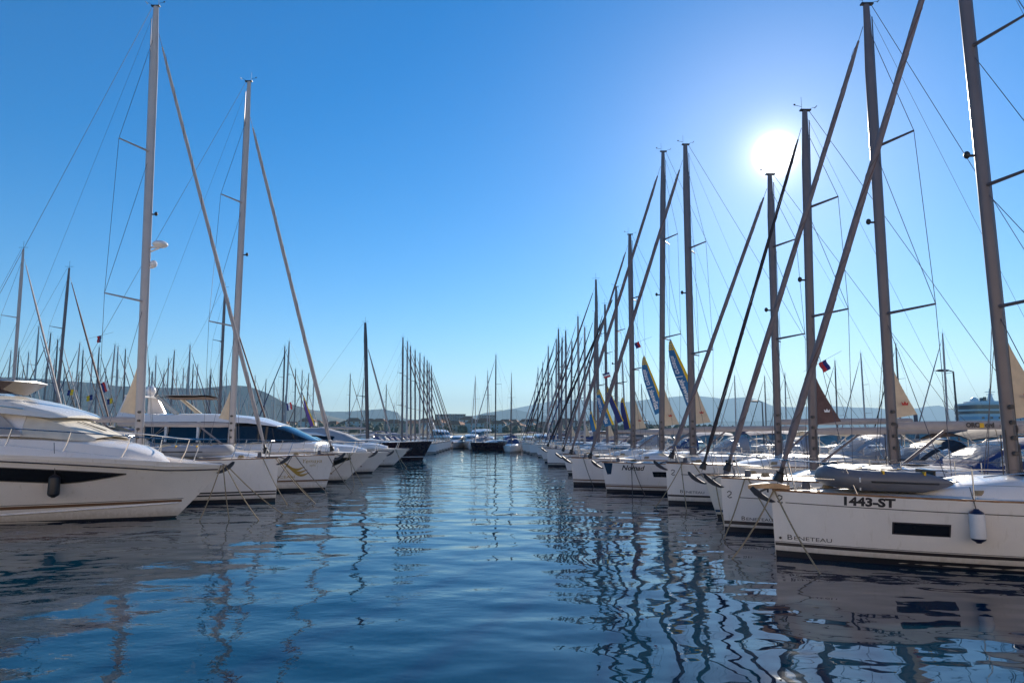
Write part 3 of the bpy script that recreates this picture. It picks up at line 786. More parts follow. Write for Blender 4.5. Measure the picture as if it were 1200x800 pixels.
# --- R1: the big white yacht filling the right foreground
H1 = Hull(12.6, 4.1, 1.40, 1.25, 0.03, um=.62, pw=1.9, pd=2.6, wl=.86)
t1, b1, mx1, a1 = place_yacht('white sailing yacht marked 1443-ST in the right foreground with a grey dinghy aboard', (909, 651), H1, 1, 1187, (1131, 0), rz=R(-6), fs=910, extra=3.2,
    chord=.285, boom_z=2.75, fs_r=(.085, .065), fsail='sail_shaded', stripes=((.235, .30, 'stripe_dark'), (.315, .325, 'stripe_dark')), sphood='canvas_navy', bimini='canvas_blue',
    flap=(.75, 1.75, 'sail_tan'), flap_emblem='red', spread=(.28, .47, .70), mastmat='alu', span=1.45)
h = hullof(t1); S = -1
mb = MB(); H1.band(mb, .22, 12.0, lambda x: H1.Fz(x) - .245, lambda x: H1.Fz(x) - .228, sides=(S,), n=40); mb.obj('cove_line', M('stripe_dark'), h)
mb = MB(); s_mark(H1, mb, .12, 1.17, S, .14); mb.obj('emblem', M('lettering'), h)
text_part(H1, '1443-ST', .235, 1.20, 1.185, S, h, bold=.011, stretch=1.12, slope=-.005, name='registration_number')
text_part(H1, 'B', .155, .22, .375, S, h, stretch=1.25, name='maker_lettering'); text_part(H1, 'ENETEAU', .115, .345, .375, S, h, stretch=1.42, name='maker_lettering')
mb = MB(); H1.band(mb, 2.08, 2.98, lambda x: .66 - .01 * (x - 2), lambda x: .86 - .01 * (x - 2), sides=(S,), off=.006, n=8); w = mb.obj('hull_window', M('glass_dark'), h)
mb = MB(); H1.band(mb, 2.05, 3.01, .635, .885, sides=(S,), off=.003, n=8); mb.obj('window_frame', M('stripe_dark'), w)
mb = MB(); mb.tube([(.10, S * (H1.hb(.1, .40) + .01), .40), (.10, S * (H1.hb(.1, .40) + .02), .40)], .028, 10); mb.obj('skin_fitting', M('stripe_dark'), h)
mb = MB(); rows = []
for k in range(7):
    f = k / 6; w_ = .16 * (1 - (1 - f) ** 2) ** .5 * .9 + .01; x = -.52 + f * .85
    rows.append([(x, -w_, 1.44 + .02 * sin(f * 3)), (x, w_, 1.44 + .02 * sin(f * 3)), (x, w_ * .8, 1.52 + .05 * sin(f * 3)), (x, -w_ * .8, 1.52 + .05 * sin(f * 3))])
mb.grid(rows, close=True); mb.add(rows[-1], [(0, 1, 2, 3)]); mb.obj('bow_platform', M('wood_light'), t1)
mooring(t1, H1, [(.05, -1.1, -.5), (.05, .35, -2.0)], 'rope')
# lettering on the neighbour boom is done below

# --- R2: marked 11.., anchor hanging over the bow
H2 = Hull(12.2, 4.0, 1.42, 1.25, 0.05, um=.60, pw=1.8, pd=2.5, wl=.86)
t2, b2, mx2, a2 = place_yacht('white sailing yacht with hull number beginning 11, just left of the one marked 1443-ST', (849, 622), H2, 1, 1047, (1015, 6), rz=R(-1), fs=850,
    chord=.30, boom_z=2.85, fs_r=(.085, .065), fsail='sail_shaded', stripes=((.20, .29, 'stripe_dark'),), sphood='canvas_navy', bimini='canvas_blue', sp=(.51, .70),
    flap=(.58, 1.35, 'sail_tan'), flap_emblem='red', spread=(.33, .68), mastmat='alu', boom_len=5.2)
h = hullof(t2)
mb = MB(); H2.band(mb, .35, 11.5, lambda x: H2.Fz(x) - .50, lambda x: H2.Fz(x) - .48, sides=(S,), n=30); mb.obj('cove_line', M('stripe_dark'), h)
mb = MB(); s_mark(H2, mb, .14, .93, S, .15); mb.obj('emblem', M('lettering'), h)
text_part(H2, '1147-ST', .24, .95, 1.10, S, h, bold=.006, stretch=1.1, name='registration_number')
text_part(H2, 'B', .15, .40, .325, S, h, stretch=1.2, name='maker_lettering'); text_part(H2, 'ENETEAU', .11, .515, .325, S, h, stretch=1.35, name='maker_lettering')
boom = [c for c in t2.children if c.name.startswith('boom')][0]
mb = MB(); v, f = text2d('ORC', .17, .01); mb.add([(mx2 + 2.0 + u, -.098, 2.85 + .0 + w_ - .03) for u, w_ in v], f); mb.obj('boom_lettering', M('lettering'), boom, smooth=False)
mb = MB(); v, f = text2d('ord', .17, .01); mb.add([(mx2 + 2.52 + u, -.098, 2.85 + w_ - .03) for u, w_ in v], f); mb.obj('boom_lettering', M('lettering'), boom, smooth=False)
mb = MB(); mb.add([(mx2 + 2.37, -.098, 2.80), (mx2 + 2.49, -.098, 2.80), (mx2 + 2.49, -.098, 2.93), (mx2 + 2.37, -.098, 2.93)], [(0, 1, 2, 3)]); mb.obj('boom_mark', M('yellow'), boom)
mb = MB(); v, f = text2d('sails', .10); mb.add([(mx2 + 2.90 + u * 1.2, -.098, 2.83 + w_) for u, w_ in v], f); mb.obj('boom_lettering', M('lettering'), boom, smooth=False)
mooring(t2, H2, [(.55, -.5, -1.5), (.62, 1.05, -2.0)], 'rope')

# --- R3: raked stem, dark furled sail
H3 = Hull(11.5, 3.7, 1.32, 1.15, 0.42, um=.55, pw=1.7, pd=2.3, wl=.82)
t3, b3, mx3, a3 = place_yacht('white sailing yacht with a raked bow, blue boot stripe and near-black furled headsail', (841, 607), H3, 1, 953, (943, 130), rz=R(1), fs=822,
    chord=.29, boom_z=2.7, fs_r=(.062, .05), fsail='sail_black', stripes=((.20, .27, 'stripe_blue'),), hullmat='gelcoat_warm', sphood='canvas_black', bimini='canvas_brown', sp=(.50, .64),
    flap=(.78, 1.5, 'sail_brown'), flap_emblem='flag_white', spread=(.42, .72), mastmat='alu', boom_len=5.0)
mb = MB(); mb.tube([(.45, S * (H3.hb(.45, .62) + .005), .62), (.45, S * (H3.hb(.45, .62) + .015), .62)], .035, 10); mb.obj('skin_fitting', M('stripe_blue'), hullof(t3))
mooring(t3, H3, [(.3, -.3, -1.6)], 'rope')

# --- R4
H4 = Hull(12.4, 4.0, 1.50, 1.3, 0.05, um=.60, pw=1.8, pd=2.5, wl=.86)
t4, b4, mx4, a4 = place_yacht('white sailing yacht whose mast stands almost in front of the sun, grey furled headsail', (783, 590), H4, 1, 912, (902, 205), rz=R(0), fs=785,
    chord=.29, boom_z=3.05, fs_r=(.085, .065), fsail='sail_shaded', stripes=((.28, .35, 'stripe_dark'),), sphood='canvas_grey', bimini='canvas_brown', sp=(.52, .66),
    flap=None, spread=(.42, .74), mastmat='alu', boom_len=5.2)
h = hullof(t4)
mb = MB(); H4.band(mb, .45, 11.5, lambda x: H4.Fz(x) - .40, lambda x: H4.Fz(x) - .375, sides=(S,), n=30); mb.obj('cove_line', M('stripe_dark'), h)
mb = MB(); s_mark(H4, mb, .18, 1.10, S, .17); mb.obj('emblem', M('lettering'), h)
text_part(H4, 'B', .17, .40, .42, S, h, stretch=1.2, name='maker_lettering'); text_part(H4, 'ENETEAU', .125, .53, .42, S, h, stretch=1.3, name='maker_lettering')
mooring(t4, H4, [(.5, .2, -2.0), (.9, 1.9, -1.7), (.55, -.8, -1.2)], 'rope')

# --- R5 (named yacht)
H5 = Hull(12.4, 3.9, 1.30, 1.2, 0.22, um=.58, pw=1.7, pd=2.4, wl=.84)
t5, b5, mx5, a5 = place_yacht('white sailing yacht named Nomad with a dark bow flash, brown stripe and small hull window', (711, 576), H5, 1, 812, (803, 170), rz=R(-1), fs=690,
    chord=.32, boom_z=2.8, fs_r=(.10, .07), fsail='sail_shaded', stripes=((.24, .30, 'stripe_brown'), (.33, .35, 'stripe_brown')), sphood='canvas_grey', bimini='canvas_cream',
    flap=(.68, 1.9, 'sail_tan'), flap_emblem='red', spread=(.33, .66), mastmat='alu', boom_len=5.2)
h = hullof(t5)
text_part(H5, 'Nomad', .30, .62, 1.0, S, h, bold=.008, shear=.3, name='name_lettering')
mb = MB(); H5.band(mb, 1.95, 2.75, .72, .95, sides=(S,), off=.006, n=6, slant0=-.06, slant1=-.06); mb.obj('hull_window', M('glass_dark'), h)
mb = MB(); H5.decal(mb, ([(0, 0), (-.16, .52), (.22, .50), (.16, .02)], [(0, 1, 2, 3)]), .03, .78, S, off=.006); mb.obj('bow_flash', M('dark_hull'), h)
mooring(t5, H5, [(1.25, .9, -1.7), (1.28, 1.5, -1.5)], 'rope_dark')
mb = MB(); rows = []
for i in range(7):
    f = i / 6; x = 2.55 + f * 1.0; rows.append([(x, y, H5.Fz(x) + .42 + .05 * cos(i * 2) - .1 * abs(y)) for y in (-1.2, -.5, 0, .5, 1.2)] )
rows = [[(p[0] + 0, -1.28, 1.28)] + r_ for r_, p in zip(rows, [r_[0] for r_ in rows])]
mb.grid(rows); tw = mb.obj('deck_canvas', M('canvas_cream'), t5)

# --- R6, R7
H6 = Hull(12.0, 3.9, 1.35, 1.2, 0.12, um=.58, pw=1.7, pd=2.4, wl=.84)
t6, b6, mx6, a6 = place_yacht('white sailing yacht with brown twin stripes moored directly left of the yacht named Nomad', (672, 568), H6, 1, 775, (777, 178), rz=R(0), fs=668,
    chord=.29, boom_z=2.75, fs_r=(.09, .07), fsail='sail_shaded', stripes=((.24, .30, 'stripe_brown'), (.10, .16, 'stripe_dark')), sphood='canvas_grey', bimini='canvas_navy',
    flap=(.75, 1.9, 'sail_tan'), flap_emblem='red', spread=(.38, .70), mastmat='alu', boom_len=5.0)
mooring(t6, H6, [(.6, .9, -1.5)], 'rope_dark')
H7 = Hull(11.0, 3.5, 1.25, 1.1, 0.35, um=.55, pw=1.6, pd=2.2, wl=.82)
t7, b7, mx7, a7 = place_yacht('smaller white sailing yacht with raked bow and dark bottom, seventh from the right', (666, 556), H7, 1, 742, (738, 275), rz=R(0), fs=659,
    chord=.32, boom_z=2.6, fs_r=(.08, .06), fsail='sail_shaded', stripes=((.2, .26, 'stripe_dark'),), sphood='canvas_navy', bimini='canvas_grey',
    flap=(.70, 2.0, 'sail_tan'), flap_emblem='red', spread=(.38, .70), mastmat='alu', boom_len=4.4)
H8 = Hull(11.8, 3.8, 1.35, 1.2, 0.08, um=.58, pw=1.7, pd=2.4, wl=.84)
t8, b8, mx8, a8 = place_yacht('plumb-bowed white sailing yacht with black furled headsail, beside the dark-bottomed small one', (642, 546), H8, 1, 722, (722, 336), rz=R(0), fs=641,
    chord=.26, boom_z=2.7, fs_r=(.09, .07), fsail='sail_black', stripes=((.2, .26, 'stripe_dark'),), sphood='canvas_grey', bimini='canvas_cream',
    flap=None, spread=(.40, .72), mastmat='alu', boom_len=4.6)

# --- L2, L3: the two tall sailing yachts on the left
G2 = Hull(14.5, 4.4, 1.65, 1.45, 0.04, um=.58, pw=1.8, pd=2.5, wl=.86)
s2, c2, ms2, as2 = place_yacht('tall white sailing yacht with plumb bow and a radar dome on its mast', (323, 587), G2, -1, 163, (183, 8), rz=R(0), fs=313,
    chord=.36, boom_z=3.15, fs_r=(.085, .06), fs_top=.935, stripes=((.36, .42, 'stripe_dark'), (.26, .32, 'stripe_dark')), sphood='canvas_grey', bimini='canvas_brown',
    flap=(.62, 1.9, 'sail_tan'), flap_emblem=None, spread=(.33, .66), mastmat='alu_white', boom_len=6.0, dome=.45, sweep=.8, span=1.5)
G3 = Hull(13.8, 4.3, 1.60, 1.4, 0.42, um=.56, pw=1.7, pd=2.4, wl=.84)
s3, c3, ms3, as3 = place_yacht('tall white sailing yacht with a gold wave emblem on its raked bow', (381, 574), G3, -1, 271, (292, 96), rz=R(0), fs=390,
    chord=.30, boom_z=3.0, fs_r=(.10, .07), fs_top=.90, stripes=((.42, .50, 'stripe_brown'), (.37, .38, 'stripe_brown')), sphood='canvas_grey', bimini='canvas_cream',
    flap=(.5, 1.5, 'sail_tan'), spread=(.33, .66), mastmat='alu_white', boom_len=5.4, sweep=.8, span=1.4)
h = hullof(s3)
mb = MB()
for k in range(3):
    top, bot = [], []
    for i in range(11):
        f = i / 10; u = -.42 + .98 * f + .1 * k; v = .30 - .13 * k + .16 * sin(f * 5.2 + 1.7) * (1 - .15 * f) - .22 * f
        wd_ = .055 * sin(pi * min(1, max(0.02, f))) + .004
        top.append((u, v + wd_)); bot.append((u, v - wd_))
    V = [p for pr in zip(top, bot) for p in pr]; Fc = [(2 * i, 2 * i + 1, 2 * i + 3, 2 * i + 2) for i in range(10)]
    G3.decal(mb, (V, Fc), 1.35, .95, 1, off=.006)
mb.obj('wave_emblem', M('gold'), h)
text_part(G3, 'OCEAN', .16, 2.05, .60, 1, h, 'gold', stretch=1.5, name='lettering')
text_part(G3, 'Yemaya', .26, .95, 1.27, 1, h, 'gold', shear=.35, name='name_lettering')
text_part(G3, 'split', .15, .62, 1.12, 1, h, 'gold', name='lettering')
mooring(s2, G2, [(.5, -.9, 1.2), (.1, -1.9, .9), (.05, -1.3, -.8)], 'rope')
mooring(s3, G3, [(1.6, -.7, 1.8), (1.7, 2.0, 2.2), (.3, -1.6, 1.2)], 'rope_dark')

# ------------------------------------------------------------------ motor yachts
def loft(mb, secs, mi=0, cap=True, mfn=None):
    """secs: (x, z_bottom, z_top, halfwidth_bottom, halfwidth_top)"""
    rows = []
    for (x, zb, zt, wb, wt) in secs:
        rows.append([(x, -wb, zb), (x, -(wb * .55 + wt * .45), zb + (zt - zb) * .45), (x, -wt, zb + (zt - zb) * .86), (x, -wt * .86, zb + (zt - zb) * .97), (x, -wt * .45, zt + .03), (x, 0, zt + .05),
                     (x, wt * .45, zt + .03), (x, wt * .86, zb + (zt - zb) * .97), (x, wt, zb + (zt - zb) * .86), (x, (wb * .55 + wt * .45), zb + (zt - zb) * .45), (x, wb, zb)])
    mb.grid(rows, mi, mfn=mfn)
    if cap:
        for r_ in (rows[0], rows[-1]): mb.add(r_, [tuple(range(len(r_)))], mi)
    return rows
def rail(root, H, x0, x1, h, n, top=0.0, r_=.016, name='guard_rail', side=(-1, 1)):
    e = lambda x, sd, z: (x, sd * max(H.hb(x, H.Fz(max(x, 0))) - .12, .04), H.Fz(max(x, 0)) + z + top)
    mb = MB()
    for sd in side:
        pts = [e(x0 + (x1 - x0) * i / 14, sd, h) for i in range(15)] + [e(x1 + .25, sd, 0)]
        mb.tube(pts, r_, 6)
    a = e(x0, -1, h); b = e(x0, 1, h); mb.tube([a, (x0 - .25, 0, a[2] + .02), b], r_, 6)
    g = mb.obj(name, M('steel'), root)
    for sd in side:
        for i in range(n):
            x = x0 + (x1 - x0) * (i + .3) / n; mb = MB(); mb.tube([e(x + .22, sd, 0), e(x + .08, sd, h * .5), e(x, sd, h)], r_ * .9, 5); mb.obj('stanchion', M('steel'), root)
    return g

def pier(label, x0, x1, y0, y1, z=.55):
    t = thing('pier', label, 'pier', ((x0 + x1) / 2, y0, 0)); w = (x1 - x0) / 2; L = y1 - y0
    mb = MB(); mb.box(-w, w, 0, L, z - .16, z); mb.obj('deck_planking', M('plank'), t)
    mb = MB(); n = int(L / 6)
    for i in range(n):
        mb.box(-w + .15, w - .15, i * 6 + .5, i * 6 + 3.5, -.3, z - .163)
    mb.obj('pontoon', M('concrete'), t)
    return t
# L1: the big motor yacht at the left edge
P1 = Hull(15.5, 4.5, 1.62, 1.95, 1.5, um=.50, pw=1.35, pd=2.2, wl=.80, flare=1.1, Fm=2.12)
q = ground(206, 606)
m1 = thing('motor_yacht', 'big white motor yacht with a long black hull window cut off by the left edge', 'motor yacht', q, pi + R(4), 'motor yachts in the left row')
OCC.append((q.x - 15.5, q.x, q.y - 2.3, q.y + 2.3))
mb = MB(); P1.build(mb, 60, 16); h = mb.obj('hull', M('gelcoat'), m1, merge=True)
mb = MB(); P1.deck(mb, 30, .05); mb.obj('deck', M('deck'), m1)
mb = MB(); P1.band(mb, None, 15.3, -.2, .06, off=.003, n=40); mb.obj('antifouling', M('antifoul'), h)
mb = MB(); P1.band(mb, -.20, 15.2, lambda x: .50 - .18 * min(1, max(0, x) / 9), lambda x: .575 - .14 * min(1, max(0, x) / 9), off=.006, n=50); mb.obj('boot_stripe', M('stripe_brown'), h)
mb = MB(); P1.band(mb, -.25, 15.2, lambda x: .595 - .13 * min(1, max(0, x) / 9), lambda x: .612 - .13 * min(1, max(0, x) / 9), off=.006, n=50); mb.obj('pinstripe', M('stripe_dark'), h)
for sd in (-1, 1):                                   # spray chine
    mb = MB(); pts = [(x, sd * (P1.hb(x, z) + .015), z) for x, z in [(x, .47 - .34 * min(1, x / 7.5)) for x in [-.1 + k * .5 for k in range(28)]]]
    mb.tube(pts, .03, 5); mb.obj('spray_rail', M('gelcoat'), h)
mb = MB(); f1 = lambda x: P1.Fz(x) - .28
def wtop(x): return P1.Fz(x) - .30
def wbot(x): return P1.Fz(x) - .30 - .40 * min(1, max(.02, (x - 1.1) / 1.5)) ** .8
P1.band(mb, 1.1, 10.5, wbot, wtop, off=.008, n=40); hw_ = mb.obj('hull_window', M('glass_dark'), h)
for sd in (-1, 1):
    mb = MB(); xs_ = [1.1 + k * .4 for k in range(24)]; mb.tube([(x, sd * (P1.hb(x, wtop(x)) + .01), wtop(x)) for x in xs_], .016, 4); mb.tube([(x, sd * (P1.hb(x, wbot(x)) + .01), wbot(x)) for x in xs_], .016, 4)
    for x in (4.4, 6.6, 8.6): mb.tube([(x, sd * (P1.hb(x, wbot(x)) + .01), wbot(x)), (x, sd * (P1.hb(x, wtop(x)) + .01), wtop(x))], .012, 4)
    mb.obj('window_frame', M('stripe_dark'), hw_)
mb = MB()
for sd in (-1, 1):
    pts = [(x, sd * (P1.hb(x, P1.Fz(x) - .12) + .02), P1.Fz(max(x, 0)) - .12) for x in [-1.25 + k * .45 for k in range(37)]]
    mb.tube(pts, .022, 5)
mb.obj('rub_rail', M('stripe_dark'), h)
mb = MB()                                            # bulwark
for sd in (-1, 1):
    rows = []
    for k in range(38):
        x = -1.42 + k * .45; z0 = P1.Fz(max(x, 0)) - .02; hb_ = P1.hb(x, z0); hh = .08 + .26 * min(1, max(0, (x + 1.2) / 5))
        rows.append([(x, sd * hb_, z0), (x, sd * (hb_ - .05), z0 + hh * .7), (x, sd * max(0, hb_ - .10), z0 + hh), (x, sd * max(0, hb_ - .20), z0 + hh), (x, sd * max(0, hb_ - .22), z0)])
    mb.grid(rows)
mb.obj('bulwark', M('gelcoat'), m1)
mb = MB()
loft(mb, [(.3, 1.6, 1.72, .10, .06), (.7, 1.6, 2.0, .7, .5), (1.2, 1.65, 2.20, 1.1, .9), (2.2, 1.7, 2.42, 1.45, 1.25), (3.4, 1.75, 2.55, 1.65, 1.45), (5.0, 1.8, 2.62, 1.75, 1.6), (8, 1.85, 2.65, 1.8, 1.65), (12, 1.85, 2.6, 1.8, 1.65)])
mb.obj('coachroof', M('gelcoat'), m1)
mb = MB(); loft(mb, [(2.1, 2.40, 2.50, 1.05, 1.0), (2.6, 2.42, 2.75, 1.25, 1.05), (3.3, 2.5, 3.08, 1.45, 1.2), (4.1, 2.55, 3.33, 1.55, 1.3)], cap=False); wsn = mb.obj('windscreen_cover', M('canvas_cream'), m1)
mb = MB()
for y in (-.45, .35):
    for k in range(2): mb.tube([(2.9 + .1 * k, y + .08 * k, 3.0), (2.3, y - .35 + .08 * k, 2.72)], .014, 4)
mb.obj('wiper', M('black'), wsn)
mb = MB(); loft(mb, [(4.0, 2.55, 3.30, 1.56, 1.3), (6.0, 2.6, 3.5, 1.65, 1.42), (11.5, 2.6, 3.55, 1.65, 1.42)]); sal = mb.obj('saloon', M('gelcoat'), m1)
mb = MB()
for sd in (-1, 1): mb.add([(3.9, sd * 1.56, 2.60), (4.6, sd * 1.56, 3.18), (10.5, sd * 1.62, 3.30), (10.5, sd * 1.74, 2.70)], [(0, 1, 2, 3)])
mb.obj('side_window', M('canvas_grey'), sal)
mb = MB(); loft(mb, [(3.0, 3.12, 3.16, 1.0, .95), (3.3, 3.10, 3.30, 1.35, 1.2), (4.4, 3.22, 3.62, 1.62, 1.45), (5.6, 3.32, 3.86, 1.7, 1.52), (7, 3.4, 3.98, 1.7, 1.5), (11.5, 3.4, 4.0, 1.7, 1.5)]); roof = mb.obj('flybridge', M('gelcoat_warm'), m1)
mb = MB()
for sd in (-1, 1): mb.tube([(x, sd * y, z) for x, y, z in [(4.0, 1.50, 3.37), (5.0, 1.62, 3.50), (6.2, 1.68, 3.60), (9, 1.70, 3.64)]], .022, 5)
mb.obj('styling_line', M('canvas_blue'), roof)
mb = MB(); 
rows = [[(5.3, -.75, 3.86), (5.2, 0, 3.88), (5.3, .75, 3.86), (6.1, 1.25, 3.95), (9, 1.35, 3.97)], [(4.75, -.85, 4.22), (4.6, 0, 4.24), (4.75, .85, 4.22), (5.9, 1.35, 4.27), (9, 1.42, 4.30)]]
mb.grid(rows); mb.grid([[(6.1, -1.25, 3.95), (5.3, -.75, 3.86)], [(5.9, -1.35, 4.27), (4.75, -.85, 4.22)]]); mb.obj('flybridge_windscreen', M('glass_brown'), roof)
mb = MB(); mb.tube([(9, 1.42, 4.32), (5.9, 1.35, 4.29), (4.75, .85, 4.24), (4.6, 0, 4.26), (4.75, -.85, 4.24), (5.9, -1.35, 4.29)], .02, 5); mb.obj('screen_rail', M('steel'), roof)
mb = MB(); mb.box(6.6, 9.5, -1.1, 1.1, 4.02, 4.20); mb.obj('seat_cover', M('canvas_brown'), roof)
rail(m1, P1, -.9, 8.0, .72, 6, top=.1, r_=.019)
anchor(m1, P1, x=.1)
mooring(m1, P1, [(.15, -1.0, .8), (.1, -1.9, .7), (.05, -2.9, .9), (.05, -3.3, -.6)], 'rope')
fd = fender('black fender hanging from the rail of the big white motor yacht', (0, 0, 0), .155, .62, 'fender_black', 'fender_black', rope=.95)
lx = solve(47, q.y - 2.1, q.x, m1.rotation_euler.z, 1.3)
ca, sa = cos(m1.rotation_euler.z), sin(m1.rotation_euler.z); ly = P1.hb(lx, 1.2) + .20
fd.location = (q.x + lx * ca - ly * sa, q.y + lx * sa + ly * ca, 1.12); fd.rotation_euler = (0, 0, pi)

def flybridge_yacht(t, P, cabin, tint='glass_dark', hardtop=True, arch=True, hullband=None, cover=None, hullmat='gelcoat', rails=True):
    """cabin: dict with x0 (nose), x1 (end), z (deck), h"""
    mb = MB(); P.build(mb, 36, 12); h = mb.obj('hull', M(hullmat), t, merge=True)
    mb = MB(); P.deck(mb, 20, .05); mb.obj('deck', M('deck'), t)
    mb = MB(); P.band(mb, None, P.L - .1, -.2, .10, off=.003); mb.obj('antifouling', M('antifoul'), h)
    mb = MB(); P.band(mb, .6, P.L - .5, .42, .50, off=.006); mb.obj('boot_stripe', M('stripe_brown'), h)
    if hullband:
        mb = MB(); P.band(mb, hullband[0], hullband[1], lambda x: P.Fz(x) - .30 - .55 * min(1, max(.1, (x - hullband[0]) / 1.2)), lambda x: P.Fz(x) - .24, off=.007, n=24); mb.obj('hull_window', M('glass_dark'), h)
    x0, x1, z, H_ = cabin['x0'], cabin['x1'], cabin['z'], cabin['h']; w = P.B / 2 * .74
    n1 = x0 + H_ * 1.9
    mb = MB(); loft(mb, [(.4, z - .1, z, .2, .1), (1.2, z - .1, z + .22, w * .6, w * .5), (x0 - .3, z - .1, z + .36, w * .9, w * .8), (x0 + 1, z - .1, z + .42, w, w * .9), (x1, z - .1, z + .42, w, w * .9)]); mb.obj('trunk', M('gelcoat'), t)
    mb = MB(); loft(mb, [(x0, z + .35, z + .42, w * .55, w * .5), (x0 + (n1 - x0) * .5, z + .35, z + .35 + H_ * .52, w * .86, w * .72), (n1, z + .35, z + H_ * .98, w * .96, w * .82), (x1, z + .35, z + H_, w * .96, w * .84)]); wn_ = mb.obj('saloon_window', M(tint), t)
    mb = MB()
    for sd in (-1, 1):
        for k in range(3):
            x = n1 + (x1 - n1) * (k + .7) / 3.6; mb.box(x, x + .12, sd * w * .88, sd * w * .99, z + .4, z + H_)
    mb.obj('window_pillar', M('gelcoat'), wn_)
    mb = MB(); loft(mb, [(n1 - H_ * .7, z + H_ * .80, z + H_ * .84, w * .7, w * .65), (n1 + .3, z + H_ * .92, z + H_ * 1.12, w * .98, w * .9), (n1 + 2.2, z + H_ * .97, z + H_ * 1.24, w * 1.02, w * .95), (x1 + 1.2, z + H_ * .97, z + H_ * 1.26, w * 1.02, w * .95)]); fb = mb.obj('flybridge', M('gelcoat'), t)
    zt = z + H_ * 1.26
    if hardtop:
        mb = MB(); a = n1 + 3.2; rows = [[(x, w * .8 * v, zt + .95 + .08 * (1 - v * v)) for v in (-1, -.5, 0, .5, 1)] for x in (a, a + 1.2, a + 2.6)]
        mb.grid(rows); mb.grid([[(p[0], p[1], p[2] - .1) for p in r_] for r_ in rows]); mb.obj('hardtop', M('canvas_brown'), fb)
        for sd in (-1, 1):
            mb = MB(); mb.tube([(a + 1.0, sd * w * .8, zt - .05), (a + 2.2, sd * w * .75, zt + .93)], [.13, .09], 6); mb.obj('hardtop_leg', M('canvas_cream'), fb)
    if arch:
        a = n1 + 6.2
        for sd in (-1, 1):
            mb = MB(); mb.add([(a, sd * w * .9, zt - .1), (a + 1.1, sd * w * .9, zt - .1), (a + .9, sd * w * .7, zt + .95), (a + .4, sd * w * .7, zt + .95), (a, sd * w * .8, zt - .1), (a + 1.1, sd * w * .8, zt - .1), (a + .9, sd * w * .6, zt + .95), (a + .4, sd * w * .6, zt + .95)],
                            [(0, 1, 2, 3), (4, 5, 6, 7), (0, 1, 5, 4), (1, 2, 6, 5), (2, 3, 7, 6), (3, 0, 4, 7)]); mb.obj('radar_arch', M('gelcoat'), fb)
        mb = MB(); mb.box(a + .35, a + .95, -w * .7, w * .7, zt + .92, zt + 1.0); mb.obj('arch_beam', M('gelcoat'), fb)
        for y in (-.7, .6):
            mb = MB(); mb.tube([(a + .6, y, zt + .98), (a + .6, y, zt + 1.12)], [.15, .2], 10); mb.ball((a + .6, y, zt + 1.32), .27, .27, .29, 12, 8); mb.obj('satellite_dome', M('gelcoat'), fb)
    if cover:
        mb = MB(); loft(mb, [(cover[0], z + .2, z + .3, w * .6, w * .5), (cover[0] + 1.5, z + .2, z + 1.0, w * .9, w * .5), (cover[1], z + .2, z + 1.5, w, w * .6), (cover[2], z + .2, z + 1.2, w, w * .7)]); mb.obj('canvas_cover', M('canvas_grey'), t)
    if rails: rail(t, P, -P.rake + .4, P.L * .55, .62, 6, r_=.02)
    anchor(t, P, x=.1)
# L4: flybridge motor yacht behind the gold-emblem yacht
P4 = Hull(17.0, 4.8, 1.55, 1.9, 1.55, um=.48, pw=1.35, pd=2.1, wl=.80, flare=1.1)
q4 = ground(404, 564)
m4 = thing('motor_yacht', 'white flybridge motor yacht with dark saloon window, brown hardtop and two white domes', 'motor yacht', q4, pi, 'motor yachts in the left row')
flybridge_yacht(m4, P4, dict(x0=1.6, x1=10.5, z=1.75, h=1.5), hullband=(-.4, 6.0)); OCC.append((q4.x - 17, q4.x, q4.y - 2.5, q4.y + 2.5))
mooring(m4, P4, [(1.0, 1.2, 1.5), (1.3, -1.5, 2.2), (1.2, -1.0, 2.0)], 'rope')
# L5: grey and white open motor yacht under canvas
P5 = Hull(15.0, 4.4, 1.35, 1.5, 1.35, um=.48, pw=1.35, pd=2.1, wl=.80, flare=1.1)
q5 = ground(460, 546)
m5 = thing('motor_yacht', 'white motor yacht with a slanting grey canvas cover beside the dark maroon-hulled yacht', 'motor yacht', q5, pi, 'motor yachts in the left row')
flybridge_yacht(m5, P5, dict(x0=3.5, x1=8.5, z=1.5, h=1.0), hardtop=False, arch=False, cover=(2.2, 5.5, 9.5)); OCC.append((q5.x - 15, q5.x, q5.y - 2.5, q5.y + 2.5))
mooring(m5, P5, [(1.0, -1.2, 2.5), (1.1, -1.6, 2.8)], 'rope')
# another motor yacht between, only its foredeck shows
P5b = Hull(13.0, 4.0, 1.35, 1.5, 1.2, um=.48, pw=1.35, pd=2.1, wl=.80, flare=1.1)
q5b = ground(436, 554)
m5b = thing('motor_yacht', 'white cabin motor yacht whose foredeck shows just right of the white flybridge yacht', 'motor yacht', q5b, pi, 'motor yachts in the left row')
flybridge_yacht(m5b, P5b, dict(x0=3.0, x1=8.0, z=1.5, h=.9), hardtop=False, arch=False, hullband=(1.0, 5.0)); OCC.append((q5b.x - 13, q5b.x, q5b.y - 2.2, q5b.y + 2.2))

# L6: dark-hulled sailing yacht
G6 = Hull(14.0, 4.2, 1.75, 1.4, 0.9, um=.55, pw=1.6, pd=2.2, wl=.80)
s6, c6, ms6, as6 = place_yacht('dark maroon-hulled sailing yacht in the middle of the left row', (495, 539), G6, -1, 431, (428, 378), rz=R(0), fs=460,
    chord=.36, boom_z=3.0, fs_r=(.10, .08), fs_top=.80, hullmat='navy_hull', stripes=((.30, .36, 'flag_white'),), sphood='canvas_cream', bimini='canvas_cream', flap=None, spread=(.38,), mastmat='alu_dark', detail=1)

